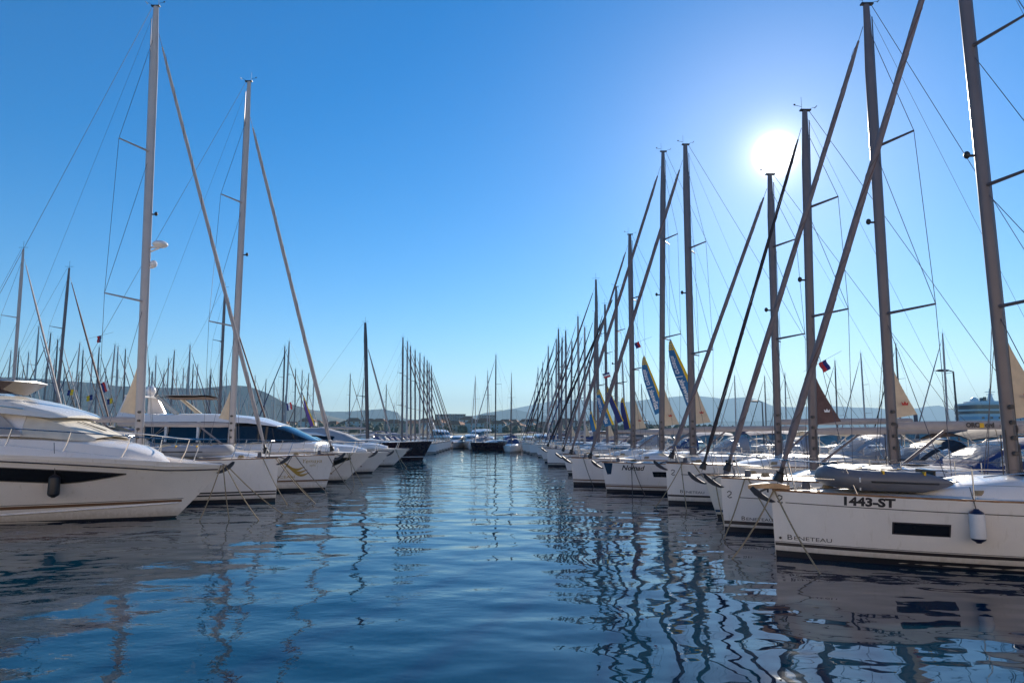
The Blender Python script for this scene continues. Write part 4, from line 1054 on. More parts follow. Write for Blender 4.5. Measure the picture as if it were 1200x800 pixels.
# motor yachts lying beyond the end of the left row
for (px, Y, ln, a_, lab) in ((548, 128, 12, R(70), 'small white motor yacht beyond the end of the left row, nearest the channel'), (528, 150, 15, R(120), 'larger white motor yacht beyond the end of the left row')):
    PH = Hull(ln, ln * .3, 1.4, 1.5, 1.2, um=.48, pw=1.35, pd=2.1, wl=.80, flare=1.1)
    mt = thing('motor_yacht', lab, 'motor yacht', (X_at(px, Y), Y, 0), a_, 'motor yachts beyond the row end')
    flybridge_yacht(mt, PH, dict(x0=2.0, x1=ln * .62, z=1.5, h=1.3), hardtop=False, arch=(ln > 13)); OCC.append((X_at(px, Y) - 5, X_at(px, Y) + 5, Y - 1, Y + ln))
# fender and dinghies
fd = fender('white fender with navy ends hanging beside the hull window of the yacht marked 1443-ST', (0, 0, 0), .135, .60, rope=.42)
lx = solve(1158, b1.y - 1.7, b1.x, a1, 1.0); 
lx = solve(1158, b1.y - 2.0 * cos(a1), b1.x + 2.0 * sin(a1), a1, 1.0); ly = -(H1.hb(lx, .95) + .15)
fd.location = (b1.x + lx * cos(a1) - ly * sin(a1), b1.y + lx * sin(a1) + ly * cos(a1), .90); fd.rotation_euler[2] = a1
def on_deck(b, a, H, lx, ly, up): return (b.x + lx * cos(a) - ly * sin(a), b.y + lx * sin(a) + ly * cos(a), H.Fz(lx) + up)
dinghy('grey inflatable dinghy lying on the foredeck of the yacht marked 1443-ST', on_deck(b1, a1, H1, .88, -.12, .10), a1 + R(-2), L=2.55, pitch=R(1.5))
dinghy('pale grey inflatable dinghy on the foredeck of the tall yacht with the radar dome', on_deck(c2, as2, G2, 1.7, .1, .10), as2, L=3.0, matk='canvas_grey')

# ------------------------------------------------------------------ smaller yachts: prototypes and copies
def proto(kind, detail=0, **kw):
    H = Hull(12.0, 3.9, 1.35, 1.2, kw.pop('rake', .1), um=.58, pw=1.7, pd=2.4, wl=.84)
    t = thing('sailing_yacht', 'prototype', 'sailboat', (0, 0, 0)); 
    sail_yacht(t, H, -1, 4.8, 16.5, 5.0, detail=detail, span=1.1, spread=(.36, .66), ropes=False, **kw)
    return t
PROT = {
 'white':  proto('w', 1, fsail='sail_black', cover='sail_white', sphood='canvas_navy', bimini='canvas_grey', stripes=((.2, .28, 'stripe_dark'),), mastmat='alu', fs_r=(.09, .07), flap=(.6, 1.8, 'sail_tan')),
 'brown':  proto('b', 1, fsail='sail_brown', cover='canvas_brown', sphood='canvas_brown', bimini='canvas_cream', stripes=((.2, .28, 'stripe_brown'),), mastmat='alu', fs_r=(.09, .07), rake=.6),
 'pale':   proto('p', 1, fsail='sail_white', cover='sail_white', sphood='canvas_grey', bimini='canvas_navy', stripes=((.2, .28, 'stripe_blue'),), mastmat='alu_white', fs_r=(.09, .07)),
 'blue':   proto('n', 1, fsail='sail_navy', cover='canvas_navy', sphood='canvas_navy', bimini='canvas_navy', stripes=((.2, .28, 'stripe_blue'),), mastmat='alu_white', fs_r=(.09, .07), rake=.5, flap=(.6, 1.5, 'sail_tan')),
 'navy':   proto('d', 1, hullmat='navy_hull', fsail='sail_white', cover='sail_white', sphood='canvas_navy', bimini='canvas_cream', mastmat='alu_dark', fs_r=(.09, .07), rake=.5),
}
FIRST = set()
def clash(box):
    return any(not (box[1] < o[0] - .2 or box[0] > o[1] + .2 or box[3] < o[2] - .1 or box[2] > o[3] + .1) for o in OCC)
def far_yacht(kind, px, py, side, label, group, Y=None, hgt=None, lean=0.0, tries=60, rz=None, check=True):
    """px, py: where the masthead shows; side +1 stern right"""
    base = Y if Y else 14.5 * 800 / (505 - py)
    best = None
    for k in range(tries):
        y = base * (1 + ((k + 1) // 2) * (.012 if k % 2 else -.012)) if k else base
        zt = Z_at(py, y); s = zt / 16.5
        if s < .35 or s > 1.75: continue
        A = rz if rz is not None else (0 if side > 0 else pi)
        mx_ = X_at(px, y, zt); x = mx_ - cos(A) * 5.0 * s; ym = y; yr = y - sin(A) * 5.0 * s
        ex = abs(cos(A)) * 12 * s; ey = abs(sin(A)) * 12 * s; x2 = x + cos(A) * 12 * s; y2 = yr + sin(A) * 12 * s; hw = 1.95 * s
        box = (min(x, x2) - hw * abs(sin(A)), max(x, x2) + hw * abs(sin(A)), min(yr, y2) - hw * abs(cos(A)), max(yr, y2) + hw * abs(cos(A)))
        if not clash(box) or not check: best = (x, yr, s, box, A); break
    if not best: print('NO ROOM', px, py, kind, label); return None
    x, y, s, box, A = best; OCC.append(box)
    p = PROT[kind]
    if kind not in FIRST: FIRST.add(kind); o = p
    else: o = copy_tree(p)
    o.location = (x, y, 0); o.rotation_euler = (rnd.uniform(-.012, .012), lean + rnd.uniform(-.014, .014), A + (rnd.uniform(-.05, .05) if rz is None else 0)); o.scale = (s, s, s)
    o['label'] = label; o['group'] = group; o['category'] = 'sailboat'
    return o
for p in PROT.values(): KIDSOF(p); [KIDSOF(c) or [KIDSOF(d) for d in KIDSOF(c)] for c in KIDSOF(p)]
ORD = ['first', 'second', 'third', 'fourth', 'fifth', 'sixth', 'seventh', 'eighth', 'ninth', 'tenth', 'eleventh', 'twelfth', 'thirteenth', 'fourteenth', 'fifteenth', 'sixteenth', 'seventeenth', 'eighteenth', 'nineteenth', 'twentieth']
LOOK = {'white': 'white yacht with black headsail', 'brown': 'white yacht with brown headsail', 'pale': 'white yacht with pale headsail',
        'blue': 'white yacht with blue canvas', 'navy': 'dark hulled sailing yacht'}
rnd = random.Random(4)
# far part of the right row, bows towards the channel
tops = [(711, 357), (701, 328), (696, 365), (685, 383), (679, 371), (669, 400), (664, 388), (658, 395), (656, 386), (652, 398), (644, 406), (641, 416), (636, 424), (630, 430)]
Yr = 53.0
for i, (px, py) in enumerate(tops):
    Yr += 4.0
    # distance along the row follows from where the masts must stand: 5 m behind the line of bows
    k = ['white', 'brown', 'white', 'blue', 'pale', 'white'][i % 6]
    if i < 11: far_yacht(k, px, py, 1, '%s, %s from the near end of the far right row' % (LOOK[k], ORD[i]), 'sailing yachts moored bow out', Y=Yr, tries=1, check=False)
    else: far_yacht(k, px, py, 1, '%s, %s from the near end of the far right row' % (LOOK[k], ORD[i]), 'sailing yachts moored bow out', Y=100 + (i % 2) * 3, tries=60, rz=R(82 - i))
# far part of the left row: nine tall masts side by side
for i, (px, py) in enumerate([(472, 395), (477, 400), (482, 405), (487, 410), (492, 414), (496, 418), (501, 422), (503.5, 425), (506.5, 428)]):
    k = ['white', 'pale', 'white'][i % 3]
    far_yacht(k, px, py, -1, '%s, %s of nine close-set masts, left row end' % (LOOK[k], ORD[i]), 'nine yachts at the end of the left row', Y=84 + i * 4.3, tries=1, check=False)
# across the end of the channel
for (px, py, k, lab, Y) in [(558, 441, 'pale', 'white sailing yacht with the leftmost of four masts closing the channel', 103), (571, 434, 'pale', 'white sailing yacht just left of the dark-hulled one closing the channel', 105),
                         (582, 416, 'navy', 'dark-hulled sailing yacht closing the far end of the channel', 101), (600, 437, 'white', 'white sailing yacht just right of the dark-hulled one closing the channel', 91)]:
    far_yacht(k, px, py, 1, lab, 'yachts across the end of the channel', Y=Y, tries=1, check=False, rz={558: R(80), 571: R(100), 582: R(38), 600: R(86)}[px])
OCC.append((-12, 12, 106, 130))
PHs = Hull(9.5, 3.2, 1.15, 1.1, .9, um=.48, pw=1.35, pd=2.1, wl=.80, flare=1.1)
mb0 = thing('motor_boat', 'prototype', 'motor boat', (0, 0, 0)); flybridge_yacht(mb0, PHs, dict(x0=2.2, x1=6.2, z=1.15, h=.95), hardtop=False, arch=False)
KIDSOF(mb0); [KIDSOF(c_) for c_ in KIDSOF(mb0)]
for i in range(9):
    o = mb0 if i == 0 else copy_tree(mb0); xx = -9.3 + i * 2.9; sc_ = (.86, .95, .80, .90, .84, .96, .88, .82, .92)[i]
    o.location = (xx, 109.0 + (.5, -.4, .2)[i % 3], 0); o.rotation_euler = (0, 0, R(90 + (-4, 3, 5, -2)[i % 4])); o.scale = (sc_,) * 3
    tag(o, 'small white cabin boat, %s from left in the row closing the channel' % ORD[i], 'motor boat', 'cabin boats closing the channel')
pier('floating cross pier closing the far end of the channel', -16, 12, 120, 122.2)
# masts behind the left row, right of the tall forestay
for i, (px, py) in enumerate([(311, 444), (322, 445), (334, 406), (339, 400), (347, 432), (354, 434), (361, 437), (367, 440), (410, 438), (425, 443), (452, 451), (462, 472), (398, 452), (385, 455), (440, 458)]):
    k = ['white', 'pale', 'brown', 'blue'][i % 4]
for i, (px, py) in enumerate(sorted([(311, 444), (322, 445), (334, 406), (339, 400), (347, 432), (354, 434), (361, 437), (367, 440), (410, 438), (425, 443), (452, 451), (462, 472)])):
    k = ['white', 'pale', 'brown', 'blue'][i % 4]
    far_yacht(k, px, py, -1 if i % 3 else 1, '%s, %s from the left behind the tall slanting forestays' % (LOOK[k], ORD[i]), 'yachts moored behind the left row')
# two nearer yachts leaning in at the left edge
far_yacht('pale', 28, 292, -1, 'sailing yacht with a pale headsail and tall mast at the very left edge', 'yachts moored behind the left row', Y=44, lean=0)
far_yacht('brown', 77, 314, -1, 'sailing yacht with a brown headsail, second tall mast from the left edge', 'yachts moored behind the left row', Y=52, lean=0)
far_yacht('brown', 264, 338, -1, 'sailing yacht whose mast stands just left of the gold-emblem yacht mast', 'yachts moored behind the left row', Y=60)
left = sorted([(14, 411), (22.5, 408), (34, 412), (45, 383), (59, 390), (69, 397), (73, 396), (64, 421), (95, 402), (100, 410), (108, 414), (117, 406.5), (134, 403.5), (141, 406), (150, 409)])
for i, (px, py) in enumerate(left):
    k = ['pale', 'white', 'pale', 'blue', 'brown'][i % 5]
    far_yacht(k, px, py, -1 if i % 4 else 1, '%s, %s far mast left of the radar dome mast' % (LOOK[k], ORD[i]), 'distant yachts in the forest of masts', Y=14.5 * 800 / (505 - py) * (1 + .12 * (i % 3)))
left2 = sorted([(180, 436), (185, 417), (192, 439), (199, 420), (205, 411), (216, 431), (224, 404), (227, 426), (232, 427), (246, 440), (260, 446), (300, 440)])
for i, (px, py) in enumerate(left2):
    k = ['pale', 'blue', 'white', 'pale', 'brown'][i % 5]
    far_yacht(k, px, py, -1 if i % 4 else 1, '%s, %s far mast right of the radar dome mast' % (LOOK[k], ORD[i]), 'distant yachts in the forest of masts', Y=14.5 * 800 / (505 - py) * (1 + .12 * (i % 3)))
left3 = [(6 + i * 15.3 + rnd.uniform(-4, 4), rnd.uniform(428, 455)) for i in range(19)]
for i, (px, py) in enumerate(left3):
    k = ['pale', 'white', 'pale', 'blue', 'brown'][i % 5]
    far_yacht(k, px, py, -1 if i % 3 else 1, '%s, %s from left of the shortest farthest masts' % (LOOK[k], ORD[i]), 'farthest yachts on the left', Y=170 + (i % 4) * 17)
left4 = sorted([(4 + i * 17.1 + rnd.uniform(-5, 5), rnd.uniform(424, 452)) for i in range(15)] + [(262 + i * 17 + rnd.uniform(-5, 5), rnd.uniform(452, 470)) for i in range(5)])
for i, (px, py) in enumerate(left4):
    k = ['white', 'pale', 'blue', 'pale', 'white'][i % 5]
    far_yacht(k, px, py, 1 if i % 2 else -1, '%s, %s from left of the hazy masts under the wooded hill' % (LOOK[k], ORD[i]), 'hazy yachts under the wooded hill', Y=215 + (i % 5) * 14)
# behind the right row
for i, (px, py) in enumerate([(861, 440), (896, 440), (919, 437), (978, 422), (1010, 414), (1050, 403), (1102, 391)]):
    k = ['pale', 'white'][i % 2]
    far_yacht(k, px, py, 1, '%s, %s from left on the pier beyond the right row' % (LOOK[k], ORD[i]), 'yachts on the pier beyond the right row', Y=[95, 90, 86, 82, 76, 70, 60][i])
for i, (px, py) in enumerate([(646, 440), (673, 446), (690, 420), (730, 415), (752, 450)]):
    k = ['pale', 'brown', 'white'][i % 3]
    far_yacht(k, px, py, -1, '%s facing away behind the far right row, %s from left' % (LOOK[k], ORD[i]), 'yachts on the pier beyond the right row', Y=[150, 135, 110, 88, 120][i])
for k, p in PROT.items():
    if k not in FIRST: print('unused proto', k)

# ------------------------------------------------------------------ banners and flags
def cloth_strip(rows, mk, name, parent, mi=0):
    mb = MB(); mb.grid(rows); return mb.obj(name, M(mk), parent)
def banner(label, top, bl, br, Y, text='sailweek | croatia', yellow=.24, wav=.18, tail=1.0, body='flag_blue', pole=True):
    """a tall feather pennant; top, bottom-left, bottom-right in photo pixels at distance Y"""
    P = lambda p: Vector((X_at(p[0], Y, Z_at(p[1], Y)), 0, Z_at(p[1], Y)))
    T, BL, BR = P(top), P(bl), P(br)
    t = thing('banner', label, 'banner', (T.x, Y, BR.z), 0, 'blue and yellow pennants in the rigging'); O = Vector((T.x, 0, BR.z))
    T, BL, BR = T - O, BL - O, BR - O
    def edge(f, e):    # e=0 left edge, 1 right edge
        end = BL if e == 0 else BR; p = T.lerp(end, f)
        if e == 0: p.x -= .42 * sin(pi * f ** .65) * (BR - BL).length
        return p
    def S_(f, g):
        p = edge(f, 0).lerp(edge(f, 1), g); p.y = wav * sin(f * 7 + g * 2) * f * .6; return p
    n = 26
    def part(g0, g1, f0, f1, mk, name, off=0):
        mb = MB(); rows = []
        for i in range(n + 1):
            f = f0 + (f1 - f0) * i / n
            rows.append([S_(f, g0 + (g1 - g0) * j / 4) + Vector((0, off, 0)) for j in range(5)])
        mb.grid(rows); return mb.obj(name, M(mk), t)
    y = 1 - yellow
    cl = part(0, y, .0, 1, body, 'cloth'); part(y, 1, 0, 1, 'flag_yellow', 'border')
    # stepped yellow pattern at the head
    for k in range(4):
        f = .03 + k * .035; mb = MB(); rows = []
        for i in range(5):
            g = i / 4 * y; ff = f + .02 * (i % 2)
            rows.append([S_(ff, g) + Vector((0, -.012, 0)), S_(ff + .018, g) + Vector((0, -.012, 0))])
        mb.grid(rows); mb.obj('pattern', M('flag_yellow'), cl)
    if text:
        ln = (BL - T).length; sz = (BR - BL).length * .66
        v, f = text2d(text, 1.0, .02); wmax = max(p[0] for p in v)
        a, b = (.93, .25)
        out = []
        for (u, w) in v:      # mirrored: seen from the back, running upwards
            ff = a + (b - a) * u / wmax; loc = (BR - BL).length * ff
            g = (.16 + w * .62)
            g = max(.02, min(y - .01, g * y / .80)); p = S_(ff, g); p.y -= .012; out.append(p)
        mb = MB(); mb.add(out, f); mb.obj('lettering', M('flag_white'), cl, smooth=False)
    return t
banner('largest blue and yellow pennant beside the mast of the yacht named Nomad', (786, 397), (806, 478), (822, 474), 33.5)
banner('blue and yellow pennant left of the two close tall masts', (755, 416), (768, 486), (781, 480), 38.0, yellow=.2)
banner('small lettered blue and yellow pennant among the middle masts of the right row', (702, 455), (709, 500), (720, 497), 47)
banner('narrow dark blue pennant just right of the small leaning one', (712, 452), (724, 496), (731, 493), 50, text=None, yellow=.15, body='flag_navy')
banner('wavy dark blue and yellow pennant near the mast with a red flag above', (730, 465), (732, 504), (740, 501), 52, text=None, body='flag_navy')
banner('smallest blue and yellow pennant, farthest left of those in the right row', (693, 481), (694, 506), (700, 504), 58, text=None)
banner('purple and yellow pennant in the rigging of the left row', (356, 463), (364, 500), (369, 498), 60, text=None, body='flag_purple', yellow=.3)
def flag(label, px, py, Y, w, h, cols, ang=0.0, vertical=False):
    z = Z_at(py, Y); x = X_at(px, Y, z); t = thing('flag', label, 'flag', (x, Y, z), 0, 'small flags hoisted in the rigging'); t.rotation_euler[1] = ang
    n = len(cols)
    for k, c in enumerate(cols):
        mb = MB(); rows = []
        for i in range(7):
            f = i / 6; a, b = (k / n, (k + 1) / n)
            if vertical: u = w * (a + (b - a) * f); rows.append([(u, .06 * sin(u / w * 6), 0), (u, .06 * sin(u / w * 6 + .5), -h)])
            else: rows.append([(w * f, .06 * sin(f * 6), -h * a - .1 * f * h), (w * f, .06 * sin(f * 6), -h * b - .1 * f * h)])
        mb.grid(rows); mb.obj('stripe', M(c), t)
    mb = MB(); mb.tube([(0, 0, .8), (0, 0, -h - .8)], .008, 3); mb.obj('halyard', M('wire'), t)
flag('small blue and red flag right of the mast with the dark brown sail corner', 968, 421, 30, .45, .38, ('flag_navy', 'flag_red'), R(62))
flag('small red flag flying high left of the two close tall masts', 749, 400, 40, .35, .3, ('flag_red', 'flag_navy'), R(70))
flag('small dark blue ensign high above the smaller pennants in the right row', 706, 438, 50, .5, .36, ('flag_navy', 'flag_white', 'flag_red'), R(-20))
flag('dark crumpled flag hoisted left of the radar dome mast, highest of the left flags', 118, 393, 42, .42, .25, ('flag_navy', 'flag_red'), R(75))
flag('white and red flag low among the distant masts left of the tall radar mast', 124, 446, 60, .9, .55, ('flag_white', 'flag_red', 'flag_navy'), R(60))
flag('yellow and navy flag low among the distant masts', 86, 456, 62, .5, .55, ('flag_yellow', 'flag_navy'), R(80))
flag('red and navy flag near the left edge above the motor yacht screen', 31, 446, 62, .5, .4, ('flag_red', 'flag_navy'), R(80))
flag('yellow flag low among the distant masts right of the white and red flag', 131, 466, 64, .5, .5, ('flag_yellow', 'flag_navy'), R(70))
flag('blue and yellow flag among the distant masts above the motor yacht windscreen', 108, 462, 66, .5, .6, ('flag_navy', 'flag_yellow'), R(70))
flag('red and white flag beside the paired masts left of the long slanting forestay', 341, 471, 58, .6, .45, ('flag_red', 'flag_white', 'flag_navy'), R(70))
# the masthead triangle of sail next to the radar mast and second mast (stowed staysails)
# ------------------------------------------------------------------ piers, breakwater, lamps
pier('floating pier behind the sterns of the right row', 20.2, 22.4, 13, 70)
pier('floating pier behind the sterns of the left row', -27.5, -25.3, 16, 130)
# breakwater / quay behind the right-hand piers
t = thing('breakwater', 'low stone breakwater running behind the right-hand yachts', 'breakwater', (70, 175, 0))
mb = MB(); rows = []
for i in range(40):
    x = -62 + i * 9.0; rows.append([(x, -5 + rnd.uniform(-.6, .6), -.5), (x, -2, 1.0 + rnd.uniform(-.3, .3)), (x, 0, 1.9 + rnd.uniform(-.15, .15)), (x, 4, 1.95), (x, 9, -.5)])
mb.grid(rows); mb.obj('rubble_slope', M('stone'), t, smooth=False)
mb = MB(); mb.box(-60, 288, .3, 3.5, 1.7, 2.25); mb.obj('wall', M('concrete'), t)
def lamp(label, px, py_top, py_base, Y, side=-1, arm=1.6):
    zt = Z_at(py_top, Y); x = X_at(px, Y, zt); 
    t = thing('street_lamp', label, 'street lamp', (x, Y, 0), 0, 'lamp posts along the quay')
    mb = MB(); mb.tube([(0, 0, 0), (0, 0, zt - .1)], [.11, .07], 8); mb.obj('post', M('lamp'), t)
    mb = MB(); mb.tube([(0, 0, zt - .12), (side * .4, 0, zt)], .05, 6); mb.obj('arm', M('lamp'), t)
    mb = MB(); mb.ball((side * (.3 + arm * .5), 0, zt), arm * .5, .28, .12, 12, 6); mb.obj('lamp_head', M('lamp'), t)
lamp('tall lamp post with a long flat head left of the cruise ship', 1117, 434, 512, 62, -1, 1.35)
lamp('lamp post between the right-hand masts with its head pointing left', 893, 470, 505, 90, -1, 1.3)
lamp('small distant lamp post right of the wavy pennant', 761, 493, 512, 150, -1, 2.0)
mb = MB(); mb.tube([(0, 0, 0), (0, 0, 1)], .5, 12)
t = thing('mooring_post', 'thick grey mooring post in front of the pale mountains', 'post', (X_at(1074, 80, 3), 80, 0))
mb = MB(); mb.tube([(0, 0, -.3), (0, 0, Z_at(486, 80)), (0, 0, Z_at(485.5, 80))], [.22, .22, .16], 12); mb.obj('shaft', M('galvanised'), t)
mb = MB(); mb.tube([(0, 0, 2.0), (0, 0, 2.12)], .27, 12); mb.obj('collar', M('black'), t)

# ------------------------------------------------------------------ unseen waterfront added behind the camera to bounce sunlight onto the hulls
t = thing('quay', 'unseen pale quay added behind the camera to bounce sunlight', 'quay', (0, -6, 0))  # out of view, added to throw warm light back at the hulls
mb = MB(); mb.box(-90, 110, -34, 0, -.6, 1.15); mb.obj('paving', mat('pale_paving', (0.62, 0.57, 0.50), 0.85, var=.12, scale=.6), t)
mb = MB(); mb.box(-90, 110, -.5, .06, 1.152, 1.3); mb.obj('kerb', M('concrete'), t)
t = thing('bounce_building', 'long cream waterfront building with rows of windows facing the sun', 'building', (8, -26, 1.15))  # facade added out of view as a warm reflector for the shaded hulls
mb = MB(); mb.box(-80, 80, -12, 0, 0, 17); mb.obj('wall', mat('cream_render', (0.78, 0.68, 0.58), 0.85, var=.08, scale=.3), t)
mb = MB(); mb.box(-81, 81, -12.6, .7, 17.004, 17.6); mb.obj('cornice', M('concrete'), t)
for fl_ in range(5):
    for i in range(19):
        mb = MB(); x = -76 + i * 8.4; mb.box(x, x + 1.5, -.2, .05, 1.4 + fl_ * 3.3, 3.3 + fl_ * 3.3); mb.obj('window', M('glass_dark'), t)
# ------------------------------------------------------------------ cruise ship
YS = 420; XS = X_at(1127, YS, 15)
cs_ = thing('cruise_ship', 'large white cruise ship beyond the breakwater at the right edge', 'cruise ship', (XS, YS, 0))
k = YS / 800
def ship_box(name, mk, x0, x1, w, z0, z1, par, r=3):
    mb = MB(); pts = []
    for i in range(9):
        a = pi / 2 + pi * i / 8; pts.append((x0 + r + cos(a) * r, sin(a) * w))
    pts += [(x1, -w), (x1, w)]
    n = len(pts); mb.grid([[(x, y, z0) for x, y in pts], [(x, y, z1) for x, y in pts]], close=True); mb.add([(x, y, z1) for x, y in pts], [tuple(range(n))]); mb.add([(x, y, z0) for x, y in pts], [tuple(range(n))])
    return mb.obj(name, M(mk), par)
zz = lambda py: Z_at(py, YS - 10)
hl = ship_box('hull', 'ship_white', 1.5, 150, 12, -.5, zz(497), cs_, 7)
d1 = ship_box('superstructure', 'ship_white', 0, 140, 11.5, zz(497), zz(472), cs_, 4)
for (a, b, mk, nm, e) in ((495.5, 493, 'ship_glass', 'window_band', .12), (491.2, 487.5, 'ship_blue', 'balcony_band', .16), (484.5, 481.2, 'ship_glass', 'window_band', .12), (479, 474.2, 'ship_glass', 'window_band', .12)):
    ship_box(nm, mk, -e, 139, 11.5 + e, zz(a), zz(b), d1, 4)
mb = MB()
for i in range(26): mb.box(4 + i * 5, 5.6 + i * 5, -11.74, -11.5, zz(490.6), zz(488.2))
mb.obj('balcony_opening', M('ship_glass'), d1)
mb = MB()
for i in range(34): mb.box(8 + i * 3.8, 9.1 + i * 3.8, -12.15, -11.9, zz(503), zz(501.2))
mb.obj('porthole_row', M('ship_glass'), hl)
rf = ship_box('upper_deck', 'ship_white', 4, 120, 9, zz(472), zz(469.5), cs_, 5)
for px in (1142, 1192): 
    mb = MB(); x = X_at(px, YS, 20) - XS; mb.ball((x, 0, zz(470)), 2.6, 2.6, 2.9, 14, 9); mb.obj('satellite_dome', M('ship_white'), rf)
x = X_at(1161, YS, 20) - XS
mb = MB(); mb.tube([(x, 0, zz(470)), (x, 0, zz(462)), (x, 0, zz(454))], [2.2, 1.0, .25], 8); mb.tube([(x - 3, 0, zz(458)), (x + 3, 0, zz(458))], .25, 4); mb.tube([(x - 2.2, 0, zz(461)), (x + 2.2, 0, zz(461))], .25, 4); mb.obj('mast', M('ship_white'), rf)
mb = MB(); mb.tube([(x - 5.5, 0, zz(471)), (x - 5.5, 0, zz(465))], [1.2, 1.0], 8); mb.tube([(x - 3.4, 0, zz(471)), (x - 3.4, 0, zz(464))], .9, 8); mb.obj('funnel', M('ship_glass'), rf)
mb = MB(); mb.ball((4.5, -12.4, zz(501)), 1.1, .7, 2.2, 10, 8); mb.obj('lifeboat', M('red'), hl)

# ------------------------------------------------------------------ far shore: land, town, greenery
mb = MB(); rows = []
for i in range(81):
    x = -1400 + i * 32; e = .5 + .5 * sin(i * .37) * cos(i * .13)
    if x > 520: break
    fall = min(1, max(0, (480 - x) / 330))
    rows.append([(x, 540, -1), (x, 560, .8), (x, 640, 2 + 2 * e * fall), (x, 800, (5 + 5 * e) * fall - 1), (x, 960, (9 + 7 * e) * fall - 1), (x, 1150, (10 + 8 * e) * fall - 2), (x, 1400, -3)])
mb.grid(rows); struct(mb.obj('land', mat('shore_ground', (0.10, 0.11, 0.06), 0.95, var=.4, scale=.02, col2=(.20, .17, .12))))
LAND = rows
def land_z(x, y):
    i = max(0, min(len(LAND) - 2, int((x + 1400) / 32))); f = (x + 1400) / 32 - i
    for j in range(6):
        a, b = LAND[i][j], LAND[i][j + 1]
        if a[1] <= y <= b[1]:
            g = (y - a[1]) / (b[1] - a[1]); za = a[2] + (b[2] - a[2]) * g; c, d = LAND[i + 1][j], LAND[i + 1][j + 1]; zb = c[2] + (d[2] - c[2]) * g
            return za + (zb - za) * f
    return 0
def house(kind, w, d, hh, wallk, roof=True, nw=3, floors=2):
    t = thing('house', 'prototype', 'house', (0, 0, 0))
    mb = MB(); mb.box(-w / 2, w / 2, -d / 2, d / 2, -3, hh); wl_ = mb.obj('wall', M(wallk), t)
    if roof:
        mb = MB(); e = .5; r_ = w * .22
        mb.add([(-w / 2 - e, -d / 2 - e, hh), (w / 2 + e, -d / 2 - e, hh), (w / 2 + e, d / 2 + e, hh), (-w / 2 - e, d / 2 + e, hh), (-w / 4, 0, hh + r_), (w / 4, 0, hh + r_)], [(0, 1, 5, 4), (1, 2, 5), (2, 3, 4, 5), (3, 0, 4), (0, 1, 2, 3)]); mb.obj('roof', M('roof_tile'), t, smooth=False)
    else:
        mb = MB(); mb.box(-w / 2 - .3, w / 2 + .3, -d / 2 - .3, d / 2 + .3, hh + .004, hh + .5); mb.obj('roof', M('wall_b'), t)
    for fl_ in range(floors):
        for i in range(nw):
            x = -w / 2 + w * (i + .5) / nw; z = hh * (fl_ + .35) / floors
            mb = MB(); mb.box(x - .7, x + .7, -d / 2 - .06, -d / 2 + .2, z, z + 1.5); mb.obj('window', M('glass_dark'), t)
    return t
HP = [house('a', 12, 10, 6.5, 'wall_a'), house('b', 15, 10, 8.5, 'wall_c', floors=3), house('c', 10, 9, 5.5, 'wall_b', floors=1), house('d', 22, 12, 14, 'wall_b', roof=False, nw=6, floors=4), house('e', 17, 10, 7, 'wall_a', nw=4)]
for p in HP: [KIDSOF(c) for c in KIDSOF(p)]
HD = ['cream house with tiled roof', 'taller white house with tiled roof', 'small grey house with tiled roof', 'flat-roofed grey apartment block', 'long cream house with tiled roof']
hpos, used = [], set()
spots = []
for i in range(46):
    Yh = [600, 660, 730, 810, 900][i % 5] + rnd.uniform(-20, 20); px = 484 + i * 4.9 + rnd.uniform(-2, 2)
    if px > 735: break
    spots.append((px, Yh, [0, 1, 2, 4, 0, 2, 1][i % 7]))
for i in range(14): spots.append((268 + i * 15 + rnd.uniform(-4, 4), rnd.choice([640, 720, 800]), rnd.choice([0, 1, 4])))
spots += [(534, 905, 3), (546, 930, 3), (571, 940, 3), (520, 890, 3)]
spots.sort()
sec = [(0, 470, 'left of the nine masts'), (470, 560, 'by the nine masts'), (560, 640, 'behind the channel end'), (640, 800, 'behind the right row')]
cnt = {}
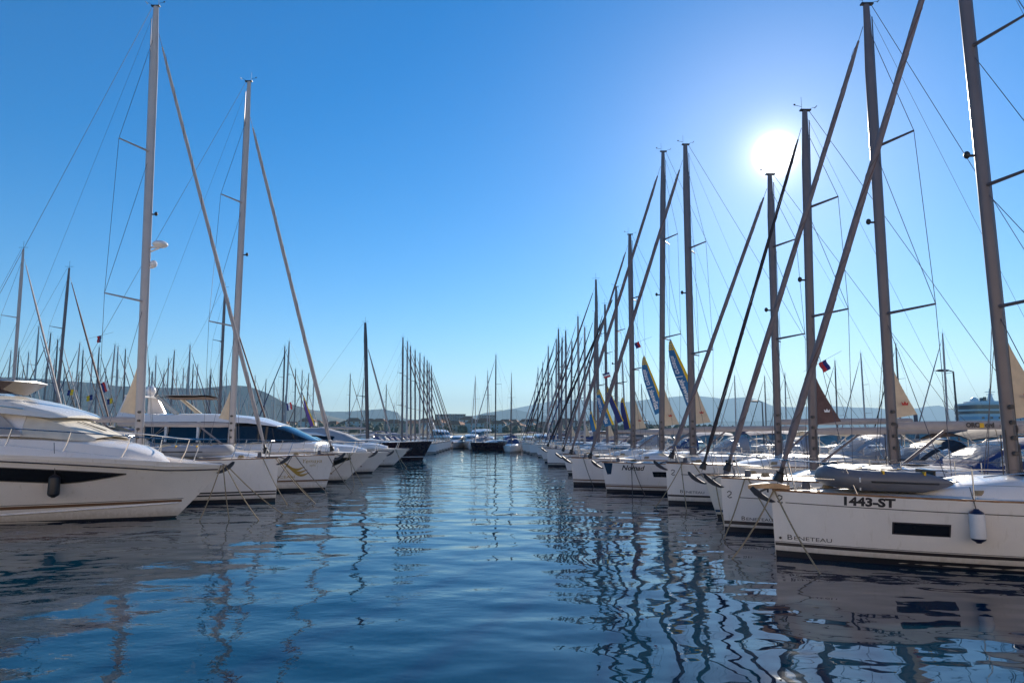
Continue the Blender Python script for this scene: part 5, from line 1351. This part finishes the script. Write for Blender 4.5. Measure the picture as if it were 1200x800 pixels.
for (px, Yh, k) in spots:
    x = X_at(px, Yh, 5); sname = [s_ for s_ in sec if s_[0] <= px < s_[1]][0]; key = (k, sname[2]); cnt[key] = cnt.get(key, 0) + 1
    if k in used: o = copy_tree(HP[k])
    else: used.add(k); o = HP[k]
    o.location = (x, Yh, land_z(x, Yh) - .2); o.rotation_euler[2] = rnd.uniform(-.5, .5); s_ = rnd.uniform(.85, 1.15); o.scale = (s_, s_, s_)
    o['label'] = '%s, %s from left, %s' % (HD[k], ORD[min(cnt[key], 20) - 1], sname[2]); o['group'] = 'houses on the far shore'
# greenery along the shore (a far mass nobody could count)
mb = MB()
for i in range(2600):
    x = rnd.uniform(-1350, 200); y = rnd.choice([rnd.uniform(565, 700), rnd.uniform(700, 1150)]); z = land_z(x, y); r_ = rnd.uniform(1.8, 4.2)
    if z < .3: continue
    c = Vector((x, y, z + r_ * .6)); n_ = 7
    ring = [[(c.x + cos(2 * pi * j / n_) * r_ * s_ * rnd.uniform(.7, 1.2), c.y + sin(2 * pi * j / n_) * r_ * s_, c.z + h_ * r_ * rnd.uniform(.8, 1.15)) for j in range(n_)] for s_, h_ in ((.7, -.9), (1, -.1), (.75, .6), (.15, 1.0))]
    mb.grid(ring, close=True)
struct(mb.obj('shore_greenery', mat('greenery', (0.05, 0.07, 0.035), 0.9, var=.4, scale=.15, col2=(.12, .13, .07)), smooth=False), 'stuff')

# ------------------------------------------------------------------ haze
hz = MB(); hz.box(-13000, 13000, -60, 15500, -1.0, 700)
m = bpy.data.materials.new('haze'); m.use_nodes = True; n = m.node_tree.nodes; n.clear()
pv = n.new('ShaderNodeVolumePrincipled'); out = n.new('ShaderNodeOutputMaterial')
pv.inputs['Color'].default_value = (0.52, 0.79, 1.0, 1); pv.inputs['Density'].default_value = 9.5e-5; pv.inputs['Anisotropy'].default_value = 0.1
m.node_tree.links.new(pv.outputs[0], out.inputs['Volume'])
struct(hz.obj('haze', m, smooth=False), 'stuff')
for o in bpy.data.objects:
    if o.name.startswith('haze'): o.display_type = 'WIRE'

for o in bpy.data.objects:
    if 'label' in o and o.parent is None:
        w_ = len(o['label'].replace('-', ' ').split())
        if w_ > 16 or w_ < 4: print('LABEL', w_, o['label'])
